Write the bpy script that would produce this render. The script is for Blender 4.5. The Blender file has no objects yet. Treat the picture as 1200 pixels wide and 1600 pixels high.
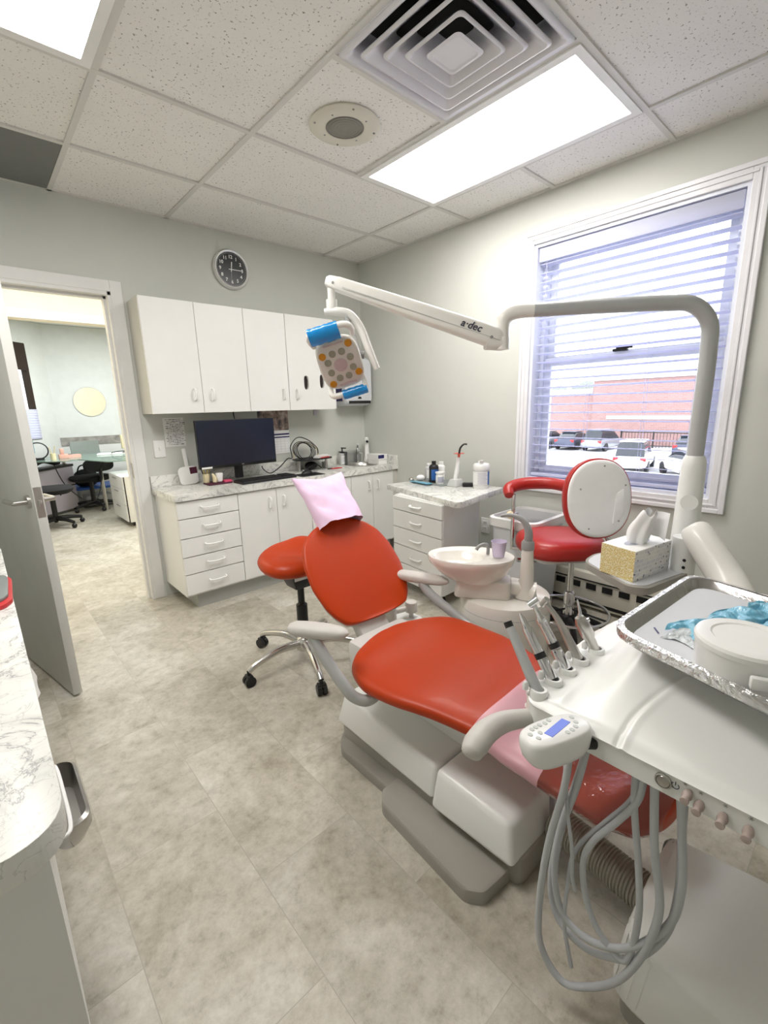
import bpy, bmesh, math, random
from mathutils import Vector, Matrix, noise
random.seed(7)
PI = math.pi
sc = bpy.context.scene
COL = sc.collection
def R(d): return math.radians(d)

# ------------------------------------------------------------------ materials
def lin(c):
    c = c / 255.0
    return c / 12.92 if c <= 0.04045 else ((c + 0.055) / 1.055) ** 2.4
def rgb(r, g, b): return (lin(r), lin(g), lin(b), 1)
class NT:
    def __init__(s, name):
        s.m = bpy.data.materials.new(name); s.m.use_nodes = True
        s.t = s.m.node_tree; s.b = s.t.nodes['Principled BSDF']; s.out = s.t.nodes['Material Output']
    def n(s, typ, **k):
        x = s.t.nodes.new(typ)
        for a, v in k.items():
            if a.startswith('_'): x.inputs[a[1:].replace('_', ' ')].default_value = v
            else: setattr(x, a, v)
        return x
    def l(s, a, b): s.t.links.new(a, b)
    def ramp(s, fac, stops, interp='LINEAR'):
        r = s.n('ShaderNodeValToRGB'); r.color_ramp.interpolation = interp
        e = r.color_ramp.elements
        while len(e) < len(stops): e.new(0.5)
        for i, (p, c) in enumerate(stops): e[i].position = p; e[i].color = c
        s.l(fac, r.inputs[0]); return r.outputs[0]
    def obj(s):
        return s.n('ShaderNodeTexCoord').outputs['Object']
    def bump(s, h, strength, dist=0.002):
        b = s.n('ShaderNodeBump'); b.inputs['Strength'].default_value = strength
        b.inputs['Distance'].default_value = dist
        s.l(h, b.inputs['Height']); s.l(b.outputs[0], s.b.inputs['Normal'])
def mat(name, c, rough=.5, metal=0, var=.03, scale=8, coat=0, bump=0, bscale=200, trans=0, emis=0, spec=.5, alpha=1):
    """procedural material: slight tonal variation by noise, optional grain bump"""
    t = NT(name); base = rgb(*c)
    nz = t.n('ShaderNodeTexNoise', _Scale=scale, _Detail=4.0); t.l(t.obj(), nz.inputs['Vector'])
    lo = tuple(x * (1 - var) for x in base[:3]) + (1,); hi = tuple(min(1, x * (1 + var)) for x in base[:3]) + (1,)
    t.l(t.ramp(nz.outputs['Fac'], [(.3, lo), (.7, hi)]), t.b.inputs['Base Color'])
    t.b.inputs['Roughness'].default_value = rough; t.b.inputs['Metallic'].default_value = metal
    t.b.inputs['Coat Weight'].default_value = coat; t.b.inputs['Coat Roughness'].default_value = .1
    t.b.inputs['Transmission Weight'].default_value = trans
    t.b.inputs['Specular IOR Level'].default_value = spec
    t.b.inputs['Alpha'].default_value = alpha
    if emis:
        t.b.inputs['Emission Color'].default_value = base; t.b.inputs['Emission Strength'].default_value = emis
    if bump:
        b = t.n('ShaderNodeTexNoise', _Scale=bscale, _Detail=3.0); t.l(t.obj(), b.inputs['Vector'])
        t.bump(b.outputs['Fac'], bump)
    return t.m
def film(name, c, opacity, rough=.08, wr=0, gloss=.5):
    """thin clear or tinted film: transparent mixed with a glossy sheet"""
    t = NT(name); t.t.nodes.remove(t.b)
    tr = t.n('ShaderNodeBsdfTransparent'); tr.inputs[0].default_value = (1, 1, 1, 1)
    df = t.n('ShaderNodeBsdfDiffuse'); df.inputs[0].default_value = rgb(*c)
    gl = t.n('ShaderNodeBsdfGlossy'); gl.inputs['Roughness'].default_value = rough
    m1 = t.n('ShaderNodeMixShader'); m1.inputs[0].default_value = opacity
    t.l(tr.outputs[0], m1.inputs[1]); t.l(df.outputs[0], m1.inputs[2])
    fr = t.n('ShaderNodeFresnel'); fr.inputs[0].default_value = 1 + gloss
    m2 = t.n('ShaderNodeMixShader'); t.l(fr.outputs[0], m2.inputs[0])
    t.l(m1.outputs[0], m2.inputs[1]); t.l(gl.outputs[0], m2.inputs[2]); t.l(m2.outputs[0], t.out.inputs['Surface'])
    if wr:
        nz = t.n('ShaderNodeTexNoise', _Scale=wr, _Detail=3.0); nz.inputs['Distortion'].default_value = 1.5
        t.l(t.obj(), nz.inputs['Vector'])
        b = t.n('ShaderNodeBump'); b.inputs['Strength'].default_value = .8; b.inputs['Distance'].default_value = .01
        t.l(nz.outputs['Fac'], b.inputs['Height']); t.l(b.outputs[0], gl.inputs['Normal'])
    return t.m

def m_floor():
    t = NT('vinyl_floor'); o = t.obj()
    mp = t.n('ShaderNodeMapping'); mp.inputs['Rotation'].default_value = (0, 0, R(90)); mp.inputs['Location'].default_value = (.12, .23, 0); t.l(o, mp.inputs[0])
    br = t.n('ShaderNodeTexBrick', offset=.5); t.l(mp.outputs[0], br.inputs['Vector'])
    for k, v in (('Scale', 1.0), ('Mortar Size', .0012), ('Brick Width', .61), ('Row Height', .305), ('Bias', 0.0), ('Mortar Smooth', .2)):
        br.inputs[k].default_value = v
    br.inputs['Color1'].default_value = (0, 0, 0, 1); br.inputs['Color2'].default_value = (1, 1, 1, 1); br.inputs['Mortar'].default_value = (.3, .3, .3, 1)
    # shift the mottling from tile to tile so that it breaks at the seams
    sh = t.n('ShaderNodeVectorMath', operation='SCALE'); t.l(br.outputs['Color'], sh.inputs[0]); sh.inputs['Scale'].default_value = 7.0
    ad = t.n('ShaderNodeVectorMath', operation='ADD'); t.l(o, ad.inputs[0]); t.l(sh.outputs[0], ad.inputs[1])
    n1 = t.n('ShaderNodeTexNoise', _Scale=3.2, _Detail=10.0, _Roughness=.68); n1.inputs['Distortion'].default_value = .5; t.l(ad.outputs[0], n1.inputs['Vector'])
    n2 = t.n('ShaderNodeTexNoise', _Scale=24.0, _Detail=8.0, _Roughness=.75); t.l(ad.outputs[0], n2.inputs['Vector'])
    c1 = t.ramp(n1.outputs['Fac'], [(.30, rgb(164, 158, 143)), (.45, rgb(184, 179, 166)), (.58, rgb(198, 194, 183)), (.72, rgb(210, 208, 201))])
    c2 = t.ramp(n2.outputs['Fac'], [(.30, rgb(184, 180, 170)), (.45, rgb(230, 228, 223)), (.62, rgb(255, 255, 253))])
    mx = t.n('ShaderNodeMix', data_type='RGBA', blend_type='MULTIPLY'); mx.inputs[0].default_value = .75
    t.l(c1, mx.inputs[6]); t.l(c2, mx.inputs[7])
    tn = t.n('ShaderNodeMapRange'); t.l(br.outputs['Color'], tn.inputs[0]); tn.inputs[3].default_value = .93; tn.inputs[4].default_value = 1.05
    m2 = t.n('ShaderNodeVectorMath', operation='SCALE'); t.l(mx.outputs[2], m2.inputs[0]); t.l(tn.outputs[0], m2.inputs['Scale'])
    m3 = t.n('ShaderNodeMix', data_type='RGBA'); t.l(br.outputs['Fac'], m3.inputs[0]); t.l(m2.outputs[0], m3.inputs[6]); m3.inputs[7].default_value = rgb(166, 161, 149)
    t.l(m3.outputs[2], t.b.inputs['Base Color'])
    t.b.inputs['Roughness'].default_value = .42; t.b.inputs['Specular IOR Level'].default_value = .35
    t.bump(n2.outputs['Fac'], .05)
    return t.m
def m_tile():
    t = NT('acoustic_tile'); o = t.obj()
    n1 = t.n('ShaderNodeTexNoise', _Scale=95.0, _Detail=2.0, _Roughness=.6); t.l(o, n1.inputs['Vector'])
    n2 = t.n('ShaderNodeTexNoise', _Scale=6.0, _Detail=2.0); t.l(o, n2.inputs['Vector'])
    a = t.ramp(n1.outputs['Fac'], [(.30, rgb(130, 128, 122)), (.375, rgb(238, 237, 233))])
    b = t.ramp(n2.outputs['Fac'], [(.3, (.97, .97, .97, 1)), (.7, (1, 1, 1, 1))])
    mx = t.n('ShaderNodeMix', data_type='RGBA', blend_type='MULTIPLY'); mx.inputs[0].default_value = 1
    t.l(a, mx.inputs[6]); t.l(b, mx.inputs[7]); t.l(mx.outputs[2], t.b.inputs['Base Color'])
    t.b.inputs['Roughness'].default_value = .95
    t.bump(n1.outputs['Fac'], .3, .003)
    return t.m
def m_marble(name='marble_laminate'):
    t = NT(name); o = t.obj()
    n1 = t.n('ShaderNodeTexNoise', _Scale=5.5, _Detail=8.0, _Roughness=.62); n1.inputs['Distortion'].default_value = 1.6; t.l(o, n1.inputs['Vector'])
    v = t.ramp(n1.outputs['Fac'], [(.44, rgb(240, 240, 235)), (.488, rgb(226, 226, 222)), (.5, rgb(158, 158, 160)), (.512, rgb(224, 224, 220)), (.58, rgb(241, 241, 236))])
    n2 = t.n('ShaderNodeTexNoise', _Scale=2.2, _Detail=5.0); t.l(o, n2.inputs['Vector'])
    w = t.ramp(n2.outputs['Fac'], [(.35, rgb(226, 227, 226)), (.55, rgb(252, 252, 250))])
    n3 = t.n('ShaderNodeTexNoise', _Scale=13.0, _Detail=7.0); n3.inputs['Distortion'].default_value = 2.5; t.l(o, n3.inputs['Vector'])
    u = t.ramp(n3.outputs['Fac'], [(.485, (1, 1, 1, 1)), (.5, rgb(196, 196, 196)), (.515, (1, 1, 1, 1))])
    m1 = t.n('ShaderNodeMix', data_type='RGBA', blend_type='MULTIPLY'); m1.inputs[0].default_value = 1; t.l(v, m1.inputs[6]); t.l(w, m1.inputs[7])
    m2 = t.n('ShaderNodeMix', data_type='RGBA', blend_type='MULTIPLY'); m2.inputs[0].default_value = .6; t.l(m1.outputs[2], m2.inputs[6]); t.l(u, m2.inputs[7])
    t.l(m2.outputs[2], t.b.inputs['Base Color']); t.b.inputs['Roughness'].default_value = .32
    return t.m
def m_brick():
    t = NT('outside_brick'); o = t.obj()
    sp = t.n('ShaderNodeSeparateXYZ'); t.l(o, sp.inputs[0]); cb = t.n('ShaderNodeCombineXYZ')
    ax = t.n('ShaderNodeMath', operation='ADD'); t.l(sp.outputs[0], ax.inputs[0]); t.l(sp.outputs[1], ax.inputs[1])
    t.l(ax.outputs[0], cb.inputs[0]); t.l(sp.outputs[2], cb.inputs[1])
    br = t.n('ShaderNodeTexBrick'); t.l(cb.outputs[0], br.inputs['Vector'])
    for k, v in (('Scale', 1.0), ('Mortar Size', .012), ('Brick Width', .4), ('Row Height', .15)): br.inputs[k].default_value = v
    br.inputs['Color1'].default_value = rgb(158, 124, 122); br.inputs['Color2'].default_value = rgb(147, 114, 113); br.inputs['Mortar'].default_value = rgb(160, 142, 138)
    t.l(br.outputs['Color'], t.b.inputs['Base Color']); t.b.inputs['Roughness'].default_value = .9
    return t.m
def m_asphalt():
    t = NT('outside_asphalt'); o = t.obj()
    n1 = t.n('ShaderNodeTexNoise', _Scale=.25, _Detail=6.0); t.l(o, n1.inputs['Vector'])
    t.l(t.ramp(n1.outputs['Fac'], [(.40, rgb(128, 130, 134)), (.5, rgb(172, 174, 178)), (.58, rgb(228, 230, 234))]), t.b.inputs['Base Color'])
    t.b.inputs['Roughness'].default_value = .8
    return t.m
def m_mosaic(name, c1, c2, scale, gap):
    t = NT(name); o = t.obj()
    v = t.n('ShaderNodeTexVoronoi', feature='DISTANCE_TO_EDGE'); v.inputs['Scale'].default_value = scale; t.l(o, v.inputs['Vector'])
    t.l(t.ramp(v.outputs['Distance'], [(gap, rgb(*c2)), (gap + .04, rgb(*c1))]), t.b.inputs['Base Color']); t.b.inputs['Roughness'].default_value = .6
    return t.m
def m_boxgrid():
    t = NT('tissue_box_tile_print'); o = t.obj()
    sp = t.n('ShaderNodeSeparateXYZ'); t.l(o, sp.inputs[0]); cb = t.n('ShaderNodeCombineXYZ')
    t.l(sp.outputs[0], cb.inputs[0]); t.l(sp.outputs[2], cb.inputs[1])
    br = t.n('ShaderNodeTexBrick'); t.l(cb.outputs[0], br.inputs['Vector'])
    for k, v in (('Scale', 1.0), ('Mortar Size', .0012), ('Brick Width', .034), ('Row Height', .017), ('Bias', -.2)): br.inputs[k].default_value = v
    br.inputs['Color1'].default_value = rgb(222, 222, 226); br.inputs['Color2'].default_value = rgb(240, 238, 232); br.inputs['Mortar'].default_value = rgb(246, 246, 244)
    vo = t.n('ShaderNodeTexVoronoi', _Scale=52.0); vo.distance = 'CHEBYCHEV'; t.l(cb.outputs[0], vo.inputs['Vector'])
    r = t.ramp(vo.outputs['Distance'], [(.16, rgb(60, 66, 96)), (.17, (1, 1, 1, 1))], 'CONSTANT')
    m = t.n('ShaderNodeMix', data_type='RGBA', blend_type='MULTIPLY'); m.inputs[0].default_value = .8
    t.l(br.outputs['Color'], m.inputs[6]); t.l(r, m.inputs[7]); t.l(m.outputs[2], t.b.inputs['Base Color'])
    t.b.inputs['Roughness'].default_value = .5
    return t.m
def m_slat():
    t = NT('blind_slat_white'); t.t.nodes.remove(t.b)
    d = t.n('ShaderNodeBsdfDiffuse'); d.inputs[0].default_value = rgb(232, 234, 248); r = t.n('ShaderNodeBsdfTranslucent'); r.inputs[0].default_value = rgb(226, 230, 252)
    m = t.n('ShaderNodeMixShader'); m.inputs[0].default_value = .42; t.l(d.outputs[0], m.inputs[1]); t.l(r.outputs[0], m.inputs[2]); t.l(m.outputs[0], t.out.inputs['Surface'])
    return t.m
def m_emit(name, c, s):
    t = NT(name); t.t.nodes.remove(t.b); e = t.n('ShaderNodeEmission'); e.inputs[0].default_value = rgb(*c); e.inputs[1].default_value = s
    t.l(e.outputs[0], t.out.inputs['Surface']); return t.m
def m_crinkle(name, c, rough, metal, scale, strength):
    t = NT(name); t.b.inputs['Base Color'].default_value = rgb(*c); t.b.inputs['Roughness'].default_value = rough; t.b.inputs['Metallic'].default_value = metal
    nz = t.n('ShaderNodeTexNoise', _Scale=scale, _Detail=4.0); nz.inputs['Distortion'].default_value = 2.0; t.l(t.obj(), nz.inputs['Vector'])
    t.bump(nz.outputs['Fac'], strength, .01)
    return t.m
def m_photo():
    t = NT('calendar_picture'); nz = t.n('ShaderNodeTexNoise', _Scale=18.0, _Detail=6.0); t.l(t.obj(), nz.inputs['Vector'])
    t.l(t.ramp(nz.outputs['Fac'], [(.38, rgb(58, 58, 60)), (.47, rgb(128, 112, 104)), (.55, rgb(165, 140, 130)), (.65, rgb(196, 192, 190))]), t.b.inputs['Base Color'])
    return t.m
M = dict(
 wall=mat('wall_paint', (205, 207, 200), .8, bump=.05, bscale=300, var=.01), floor=m_floor(), tile=m_tile(), marble=m_marble(),
 grid=mat('ceiling_grid_white', (214, 213, 208), .6), trim=mat('white_trim', (228, 228, 226), .45), wtrim=mat('window_trim_white', (232, 232, 235), .4),
 vinyl=mat('white_vinyl', (228, 232, 244), .4), slat=m_slat(), door=mat('door_paint', (204, 204, 199), .5),
 cab=mat('cabinet_white_laminate', (234, 234, 231), .38, var=.01), cabedge=mat('cabinet_box', (205, 203, 194), .5), seam=mat('dark_gap', (70, 66, 60), .9),
 toe=mat('toe_kick_grey', (176, 178, 174), .5), steel=mat('brushed_steel', (190, 188, 184), .3, 1), chrome=mat('chrome', (222, 222, 224), .1, 1),
 alum=mat('polished_aluminium', (205, 203, 200), .2, 1), black=mat('black_plastic', (22, 22, 24), .45), blackm=mat('black_fabric', (20, 20, 22), .9),
 screen=mat('monitor_screen', (12, 22, 42), .25, spec=.6), orange=mat('orange_red_vinyl', (176, 54, 6), .40, var=.05, scale=3, coat=.05, bump=.12, bscale=350, spec=.28),
 red=mat('red_vinyl', (172, 34, 28), .38, var=.04, coat=.08, bump=.1, bscale=350), redside=mat('red_vinyl_dark', (176, 30, 14), .4, coat=.1),
 shell=mat('white_unit_plastic', (234, 235, 232), .3, var=.01), shell2=mat('pale_grey_plastic', (202, 200, 196), .35), pad=mat('grey_armrest', (196, 192, 186), .5),
 tube=mat('grey_painted_tube', (184, 186, 186), .35, .2), plate=mat('warm_grey_base', (156, 152, 144), .5, bump=.05), hosem=mat('corrugated_hose', (178, 174, 162), .4, .1),
 tubing=mat('grey_silicone_tubing', (186, 189, 192), .5), bowl=mat('cuspidor_white', (232, 228, 220), .15, coat=.4), neck=mat('grey_nozzle', (150, 150, 148), .35),
 cup=film('lilac_plastic_cup', (240, 226, 253), .6, .2), paper=mat('lilac_paper', (226, 196, 222), .8, var=.05, scale=10, bump=.5, bscale=14),
 pinkpaper=film('pink_paper_bib', (240, 186, 196), .62, .35), plastic=film('clear_plastic_cover', (225, 140, 130), .16, .12, wr=12, gloss=.6),
 clear=film('clear_acrylic', (235, 240, 240), .08, .05), glass=film('window_glass', (255, 255, 255), .0, .02, gloss=.3), tglass=film('green_glass', (190, 222, 205), .45, .05),
 blue=mat('blue_barrier_film', (10, 140, 215), .25, coat=.5), amber=mat('amber_lens', (205, 135, 20), .25, coat=.4), lens=mat('grey_lens', (150, 148, 132), .25, coat=.4),
 lensc=mat('pinkish_lens', (196, 172, 174), .25, coat=.4), lampw=mat('lamp_white', (236, 234, 228), .3, coat=.2), face=mat('lamp_face', (214, 206, 200), .3, coat=.3),
 white=mat('plain_white', (238, 238, 236), .5), whitegl=mat('gloss_white', (236, 236, 234), .25), rimm=mat('satin_chrome_rim', (232, 232, 232), .35, .6), dial=mat('clock_dial_black', (22, 28, 30), .3),
 num=mat('clock_white', (235, 235, 232), .5), towel=mat('dispenser_grey_white', (214, 216, 220), .3), navy=mat('navy_blue', (24, 22, 92), .35), brown=mat('brown_glass_dark', (40, 26, 20), .4),
 gpanel=mat('grey_grille', (120, 121, 119), .8), sphgr=mat('speaker_mesh', (148, 146, 138), .6, .3, bump=1, bscale=500), sph=mat('speaker_ivory', (216, 213, 200), .5),
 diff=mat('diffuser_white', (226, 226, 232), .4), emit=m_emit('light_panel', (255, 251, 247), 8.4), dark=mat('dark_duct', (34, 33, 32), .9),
 lcd=mat('blue_lcd', (108, 130, 226), .3), keys=mat('keypad_grey', (190, 194, 190), .5), pouch=m_crinkle('blue_pouch_plastic', (112, 178, 204), .1, 0, 26, .9),
 pouchw=m_crinkle('clear_white_pouch', (206, 212, 214), .2, 0, 30, .8), foil=m_crinkle('wrapped_chrome', (176, 174, 172), .18, 1, 16, .16), knob=mat('tan_grey_knob', (172, 156, 148), .5), traypap=mat('tray_paper', (206, 208, 212), .7),
 ymos=m_mosaic('yellow_mosaic_print', (216, 190, 88), (244, 238, 204), 150.0, .10), bgrid=m_boxgrid(), tissue=mat('tissue', (240, 240, 240), .9),
 brick=m_brick(), asphalt=m_asphalt(), concrete=mat('outside_concrete', (206, 208, 212), .9), redp=mat('red_plastic', (190, 40, 44), .4), pinkp=mat('pink_plastic', (222, 84, 118), .4), peach=mat('peach_papers', (206, 160, 146), .6),
 wood=mat('bamboo_wood', (206, 182, 90), .6), khaki=mat('beige_plastic', (214, 202, 165), .5), teal=mat('teal_print', (20, 130, 150), .5), tbar=mat('mosaic_border', (140, 138, 134), .4, var=.35, scale=14),
 owall=mat('office_wall', (204, 208, 206), .85), cream=mat('hall_cream_wall', (232, 222, 196), .8), mirror=mat('mirror_glass', (225, 225, 220), .03, 1), photo=m_photo(),
 labelb=mat('blue_label', (40, 96, 168), .4), labeltx=mat('label_grey_print', (178, 180, 196), .5), orangeclear=mat('orange_shield', (226, 84, 50), .3, coat=.3), palegr=mat('pale_grey', (190, 192, 190), .45),
 ink=mat('handwriting_ink', (70, 70, 86), .7), slate=mat('laptop_grey', (138, 144, 142), .4, .3), lilac=mat('lilac_panel', (200, 192, 204), .6), blueL=mat('blue_lid', (30, 88, 176), .4),
 carb=mat('car_dark_blue', (52, 60, 84), .3, .3, coat=.6), carw=mat('car_white', (222, 224, 228), .3, coat=.6), cars=mat('car_silver', (140, 146, 156), .3, .4, coat=.6), carglass=mat('car_glass', (40, 46, 54), .1), tailr=mat('tail_light', (190, 36, 40), .3),
 leaf=mat('distant_foliage', (120, 126, 120), .9, var=.3), burgundy=mat('burgundy_label', (74, 20, 44), .5),
)
CREV = {}

# ------------------------------------------------------------------ geometry
class G:
    def __init__(s, m=None): s.bm = bmesh.new(); s.M = m or Matrix()
    def add(s, t, m=None):
        m = s.M @ (m or Matrix())
        vs = {v: s.bm.verts.new(m @ v.co) for v in t.verts}
        for f in t.faces:
            try: s.bm.faces.new([vs[v] for v in f.verts]).material_index = f.material_index
            except ValueError: pass
        t.free(); return s
    def box(s, x0, x1, y0, y1, z0, z1, b=0, m=None, seg=2):
        t = bmesh.new(); bmesh.ops.create_cube(t, size=1)
        for v in t.verts: v.co = Vector(((x0 + x1) / 2 + v.co.x * (x1 - x0), (y0 + y1) / 2 + v.co.y * (y1 - y0), (z0 + z1) / 2 + v.co.z * (z1 - z0)))
        if b: bmesh.ops.bevel(t, geom=list(t.edges), offset=b, segments=seg, profile=.5, affect='EDGES')
        return s.add(t, m)
    def frus(s, lo, hi, z0, z1, b=0, m=None, seg=3):
        t = bmesh.new(); n = len(lo)
        z0 = z0 if hasattr(z0, '__len__') else [z0] * n; z1 = z1 if hasattr(z1, '__len__') else [z1] * n
        a = [t.verts.new((p[0], p[1], z0[i])) for i, p in enumerate(lo)]; c = [t.verts.new((p[0], p[1], z1[i])) for i, p in enumerate(hi)]
        t.faces.new(a[::-1]); t.faces.new(c)
        for i in range(n): t.faces.new((a[i], a[(i + 1) % n], c[(i + 1) % n], c[i]))
        bmesh.ops.recalc_face_normals(t, faces=list(t.faces))
        if b: bmesh.ops.bevel(t, geom=list(t.edges), offset=b, segments=seg, profile=.5, affect='EDGES')
        return s.add(t, m)
    def prism(s, poly, z0, z1, b=0, m=None, seg=2): return s.frus(poly, poly, z0, z1, b, m, seg)
    def loft(s, rings, cap=True, closed=True, m=None):
        t = bmesh.new(); rr = [[t.verts.new(p) for p in r] for r in rings]; n = len(rr[0])
        for a, c in zip(rr, rr[1:]):
            for i in range(n if closed else n - 1):
                j = (i + 1) % n
                try: t.faces.new((a[i], a[j], c[j], c[i]))
                except ValueError: pass
        if cap and closed:
            t.faces.new(rr[0][::-1]); t.faces.new(rr[-1])
        if closed and cap: bmesh.ops.recalc_face_normals(t, faces=list(t.faces))
        return s.add(t, m)
    def cyl(s, p0, p1, r0, r1=None, n=24, m=None):
        return s.tube([p0, p1], [r0, r0 if r1 is None else r1], n, False, m)
    def tube(s, pts, r, n=10, smooth=True, m=None, sub=6, flat=1.0):
        P = [Vector(p) for p in pts]; rad = list(r) if hasattr(r, '__len__') else [r] * len(P)
        if smooth and len(P) > 2:
            Q, q = [], []
            for i in range(len(P) - 1):
                a = P[max(i - 1, 0)]; b = P[i]; c = P[i + 1]; d = P[min(i + 2, len(P) - 1)]
                for k in range(sub):
                    u = k / sub
                    Q.append(.5 * ((2 * b) + (c - a) * u + (2 * a - 5 * b + 4 * c - d) * u * u + (3 * b - a - 3 * c + d) * u ** 3)); q.append(rad[i] * (1 - u) + rad[i + 1] * u)
            Q.append(P[-1]); q.append(rad[-1]); P, rad = Q, q
        rings = []; T = (P[1] - P[0]).normalized()
        N = T.cross(Vector((0, 0, 1)));  N = (T.cross(Vector((1, 0, 0))) if N.length < .05 else N).normalized()
        for i, p in enumerate(P):
            T = ((P[i + 1] if i + 1 < len(P) else p) - (P[i - 1] if i else p)).normalized()
            N = (N - T * N.dot(T)).normalized(); B = T.cross(N)
            rings.append([p + (N * math.cos(2 * PI * k / n) + B * math.sin(2 * PI * k / n) * flat) * rad[i] for k in range(n)])
        return s.loft(rings, m=m)
    def lathe(s, prof, c=(0, 0, 0), n=32, m=None, sx=1, sy=1, cap=True):
        return s.loft([[(c[0] + r * sx * math.cos(2 * PI * k / n), c[1] + r * sy * math.sin(2 * PI * k / n), c[2] + z) for k in range(n)] for r, z in prof], cap=cap, m=m)
    def ball(s, c, r, m=None, n=16):
        return s.lathe([(max(1e-4, math.sin(PI * k / n)) , -math.cos(PI * k / n)) for k in range(n + 1)], n=n * 2,
                       m=(m or Matrix()) @ Matrix.Translation(c) @ Matrix.Diagonal((*(r if hasattr(r, '__len__') else (r, r, r)), 1)))
    def torus(s, c, Rr, r, n=40, k=8, m=None, sx=1, sy=1):
        t = bmesh.new(); rr = []
        for i in range(n):
            a = 2 * PI * i / n
            rr.append([t.verts.new((c[0] + (Rr + r * math.cos(2 * PI * j / k)) * math.cos(a) * sx, c[1] + (Rr + r * math.cos(2 * PI * j / k)) * math.sin(a) * sy, c[2] + r * math.sin(2 * PI * j / k))) for j in range(k)])
        for i in range(n):
            for j in range(k): t.faces.new((rr[i][j], rr[(i + 1) % n][j], rr[(i + 1) % n][(j + 1) % k], rr[i][(j + 1) % k]))
        return s.add(t, m)
    def grid(s, f, nu, nv, m=None, thick=0):
        t = bmesh.new(); V = [[t.verts.new(f(i / nu, j / nv)) for j in range(nv + 1)] for i in range(nu + 1)]
        for i in range(nu):
            for j in range(nv): t.faces.new((V[i][j], V[i + 1][j], V[i + 1][j + 1], V[i][j + 1]))
        if thick: bmesh.ops.solidify(t, geom=list(t.faces), thickness=thick)
        return s.add(t, m)
    def mirrorx(s):
        return s
def rrect(x0, x1, y0, y1, r, n=5, corners=(1, 1, 1, 1)):
    out = []
    for (cx, cy, a0, on) in ((x1 - r, y1 - r, 0, corners[0]), (x0 + r, y1 - r, 90, corners[1]), (x0 + r, y0 + r, 180, corners[2]), (x1 - r, y0 + r, 270, corners[3])):
        if on:
            for k in range(n + 1): a = R(a0 + 90 * k / n); out.append((cx + r * math.cos(a), cy + r * math.sin(a)))
        else: out.append((cx + r * (1 if a0 in (0, 270) else -1), cy + r * (1 if a0 in (0, 90) else -1)))
    return out
def rpoly(P, r, n=5):
    out = []; L = len(P)
    for i in range(L):
        p = Vector(P[i]); a = (Vector(P[i - 1]) - p).normalized(); b = (Vector(P[(i + 1) % L]) - p).normalized()
        rr = r[i] if hasattr(r, '__len__') else r
        if not rr: out.append(tuple(p)); continue
        for k in range(n + 1):
            u = k / n; out.append(tuple(p + a * rr * (1 - u) ** 2 + b * rr * u ** 2))
    return out
LOC = {}
def slab_rings(P, z0, z1, e=.006):
    c = Vector((sum(p[0] for p in P) / len(P), sum(p[1] for p in P) / len(P))); r = max((Vector(p) - c).length for p in P)
    def sc_(k): return [tuple(c + (Vector(p) - c) * k) for p in P]
    return [[(x, y, z) for x, y in Q] for Q, z in ((sc_(1), z0), (sc_(1), z1 - e), (sc_(1 - .3 * e / r), z1 - .3 * e), (sc_(1 - e / r), z1))]
def link(name, g, m, parent=None, smooth=True, mods=None, ang=38, local=False):
    me = bpy.data.meshes.new(name); bm = g.bm
    bmesh.ops.remove_doubles(bm, verts=bm.verts, dist=1e-5)
    if parent is not None and not local: bm.transform(LOC[parent.name].inverted())
    bm.to_mesh(me); bm.free()
    for mm in (m if isinstance(m, (list, tuple)) else [m]): me.materials.append(M[mm] if isinstance(mm, str) else mm)
    if smooth: me.shade_smooth(); me.set_sharp_from_angle(angle=R(ang))
    o = bpy.data.objects.new(name, me); COL.objects.link(o)
    if parent is not None: o.parent = parent; LOC[o.name] = LOC[parent.name]
    else: LOC[o.name] = Matrix()
    if mods: mods(o)
    return o
def tag(o, label, cat, group=None, kind=None):
    o['label'] = label; o['category'] = cat
    if group: o['group'] = group
    if kind: o['kind'] = kind
    return o
def thing(name, label, cat, loc=(0, 0, 0), rz=0, group=None):
    o = bpy.data.objects.new(name, None); COL.objects.link(o); o.empty_display_size = .05
    o.location = loc; o.rotation_euler = (0, 0, rz); LOC[o.name] = Matrix.Translation(loc) @ Matrix.Rotation(rz, 4, 'Z')
    return tag(o, label, cat, group)
def struct(name, g, m, smooth=False, parent=None):
    o = link(name, g, m, parent, smooth)
    if parent is None: o['kind'] = 'structure'
    return o
def solo(name, g, m, label, cat, group=None, smooth=True, origin=None, kind=None, **k):
    """a thing that is one mesh; origin moved to its base"""
    if origin is not None: g.bm.transform(Matrix.Translation(origin).inverted())
    o = link(name, g, m, None, smooth, **k)
    if origin is not None: o.location = origin; LOC[o.name] = Matrix.Translation(origin)
    return tag(o, label, cat, group, kind)
def text_g(s, size, m, depth=.0006, align='CENTER', shear=0, bold=0):
    """lettering as real thin geometry; m places the text plane"""
    cu = bpy.data.curves.new('lettering', 'FONT'); cu.body = s; cu.size = size; cu.extrude = depth; cu.align_x = align; cu.align_y = 'CENTER'; cu.shear = shear; cu.offset = bold
    cu.resolution_u = 3
    ob = bpy.data.objects.new('lettering', cu); me = bpy.data.meshes.new_from_object(ob)
    t = bmesh.new(); t.from_mesh(me); t.transform(m)
    bpy.data.objects.remove(ob); bpy.data.curves.remove(cu); bpy.data.meshes.remove(me)
    return t
def cring(fn, n=28): return [fn(2 * PI * k / n) for k in range(n)]
def se(a, e):  # superellipse point
    c, s_ = math.cos(a), math.sin(a)
    return math.copysign(abs(c) ** (2 / e), c), math.copysign(abs(s_) ** (2 / e), s_)
def interp(T, x):
    if x <= T[0][0]: return T[0][1]
    for (a, u), (b, v) in zip(T, T[1:]):
        if x <= b:
            t = (x - a) / (b - a); t = t * t * (3 - 2 * t); return u + (v - u) * t
    return T[-1][1]
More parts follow.
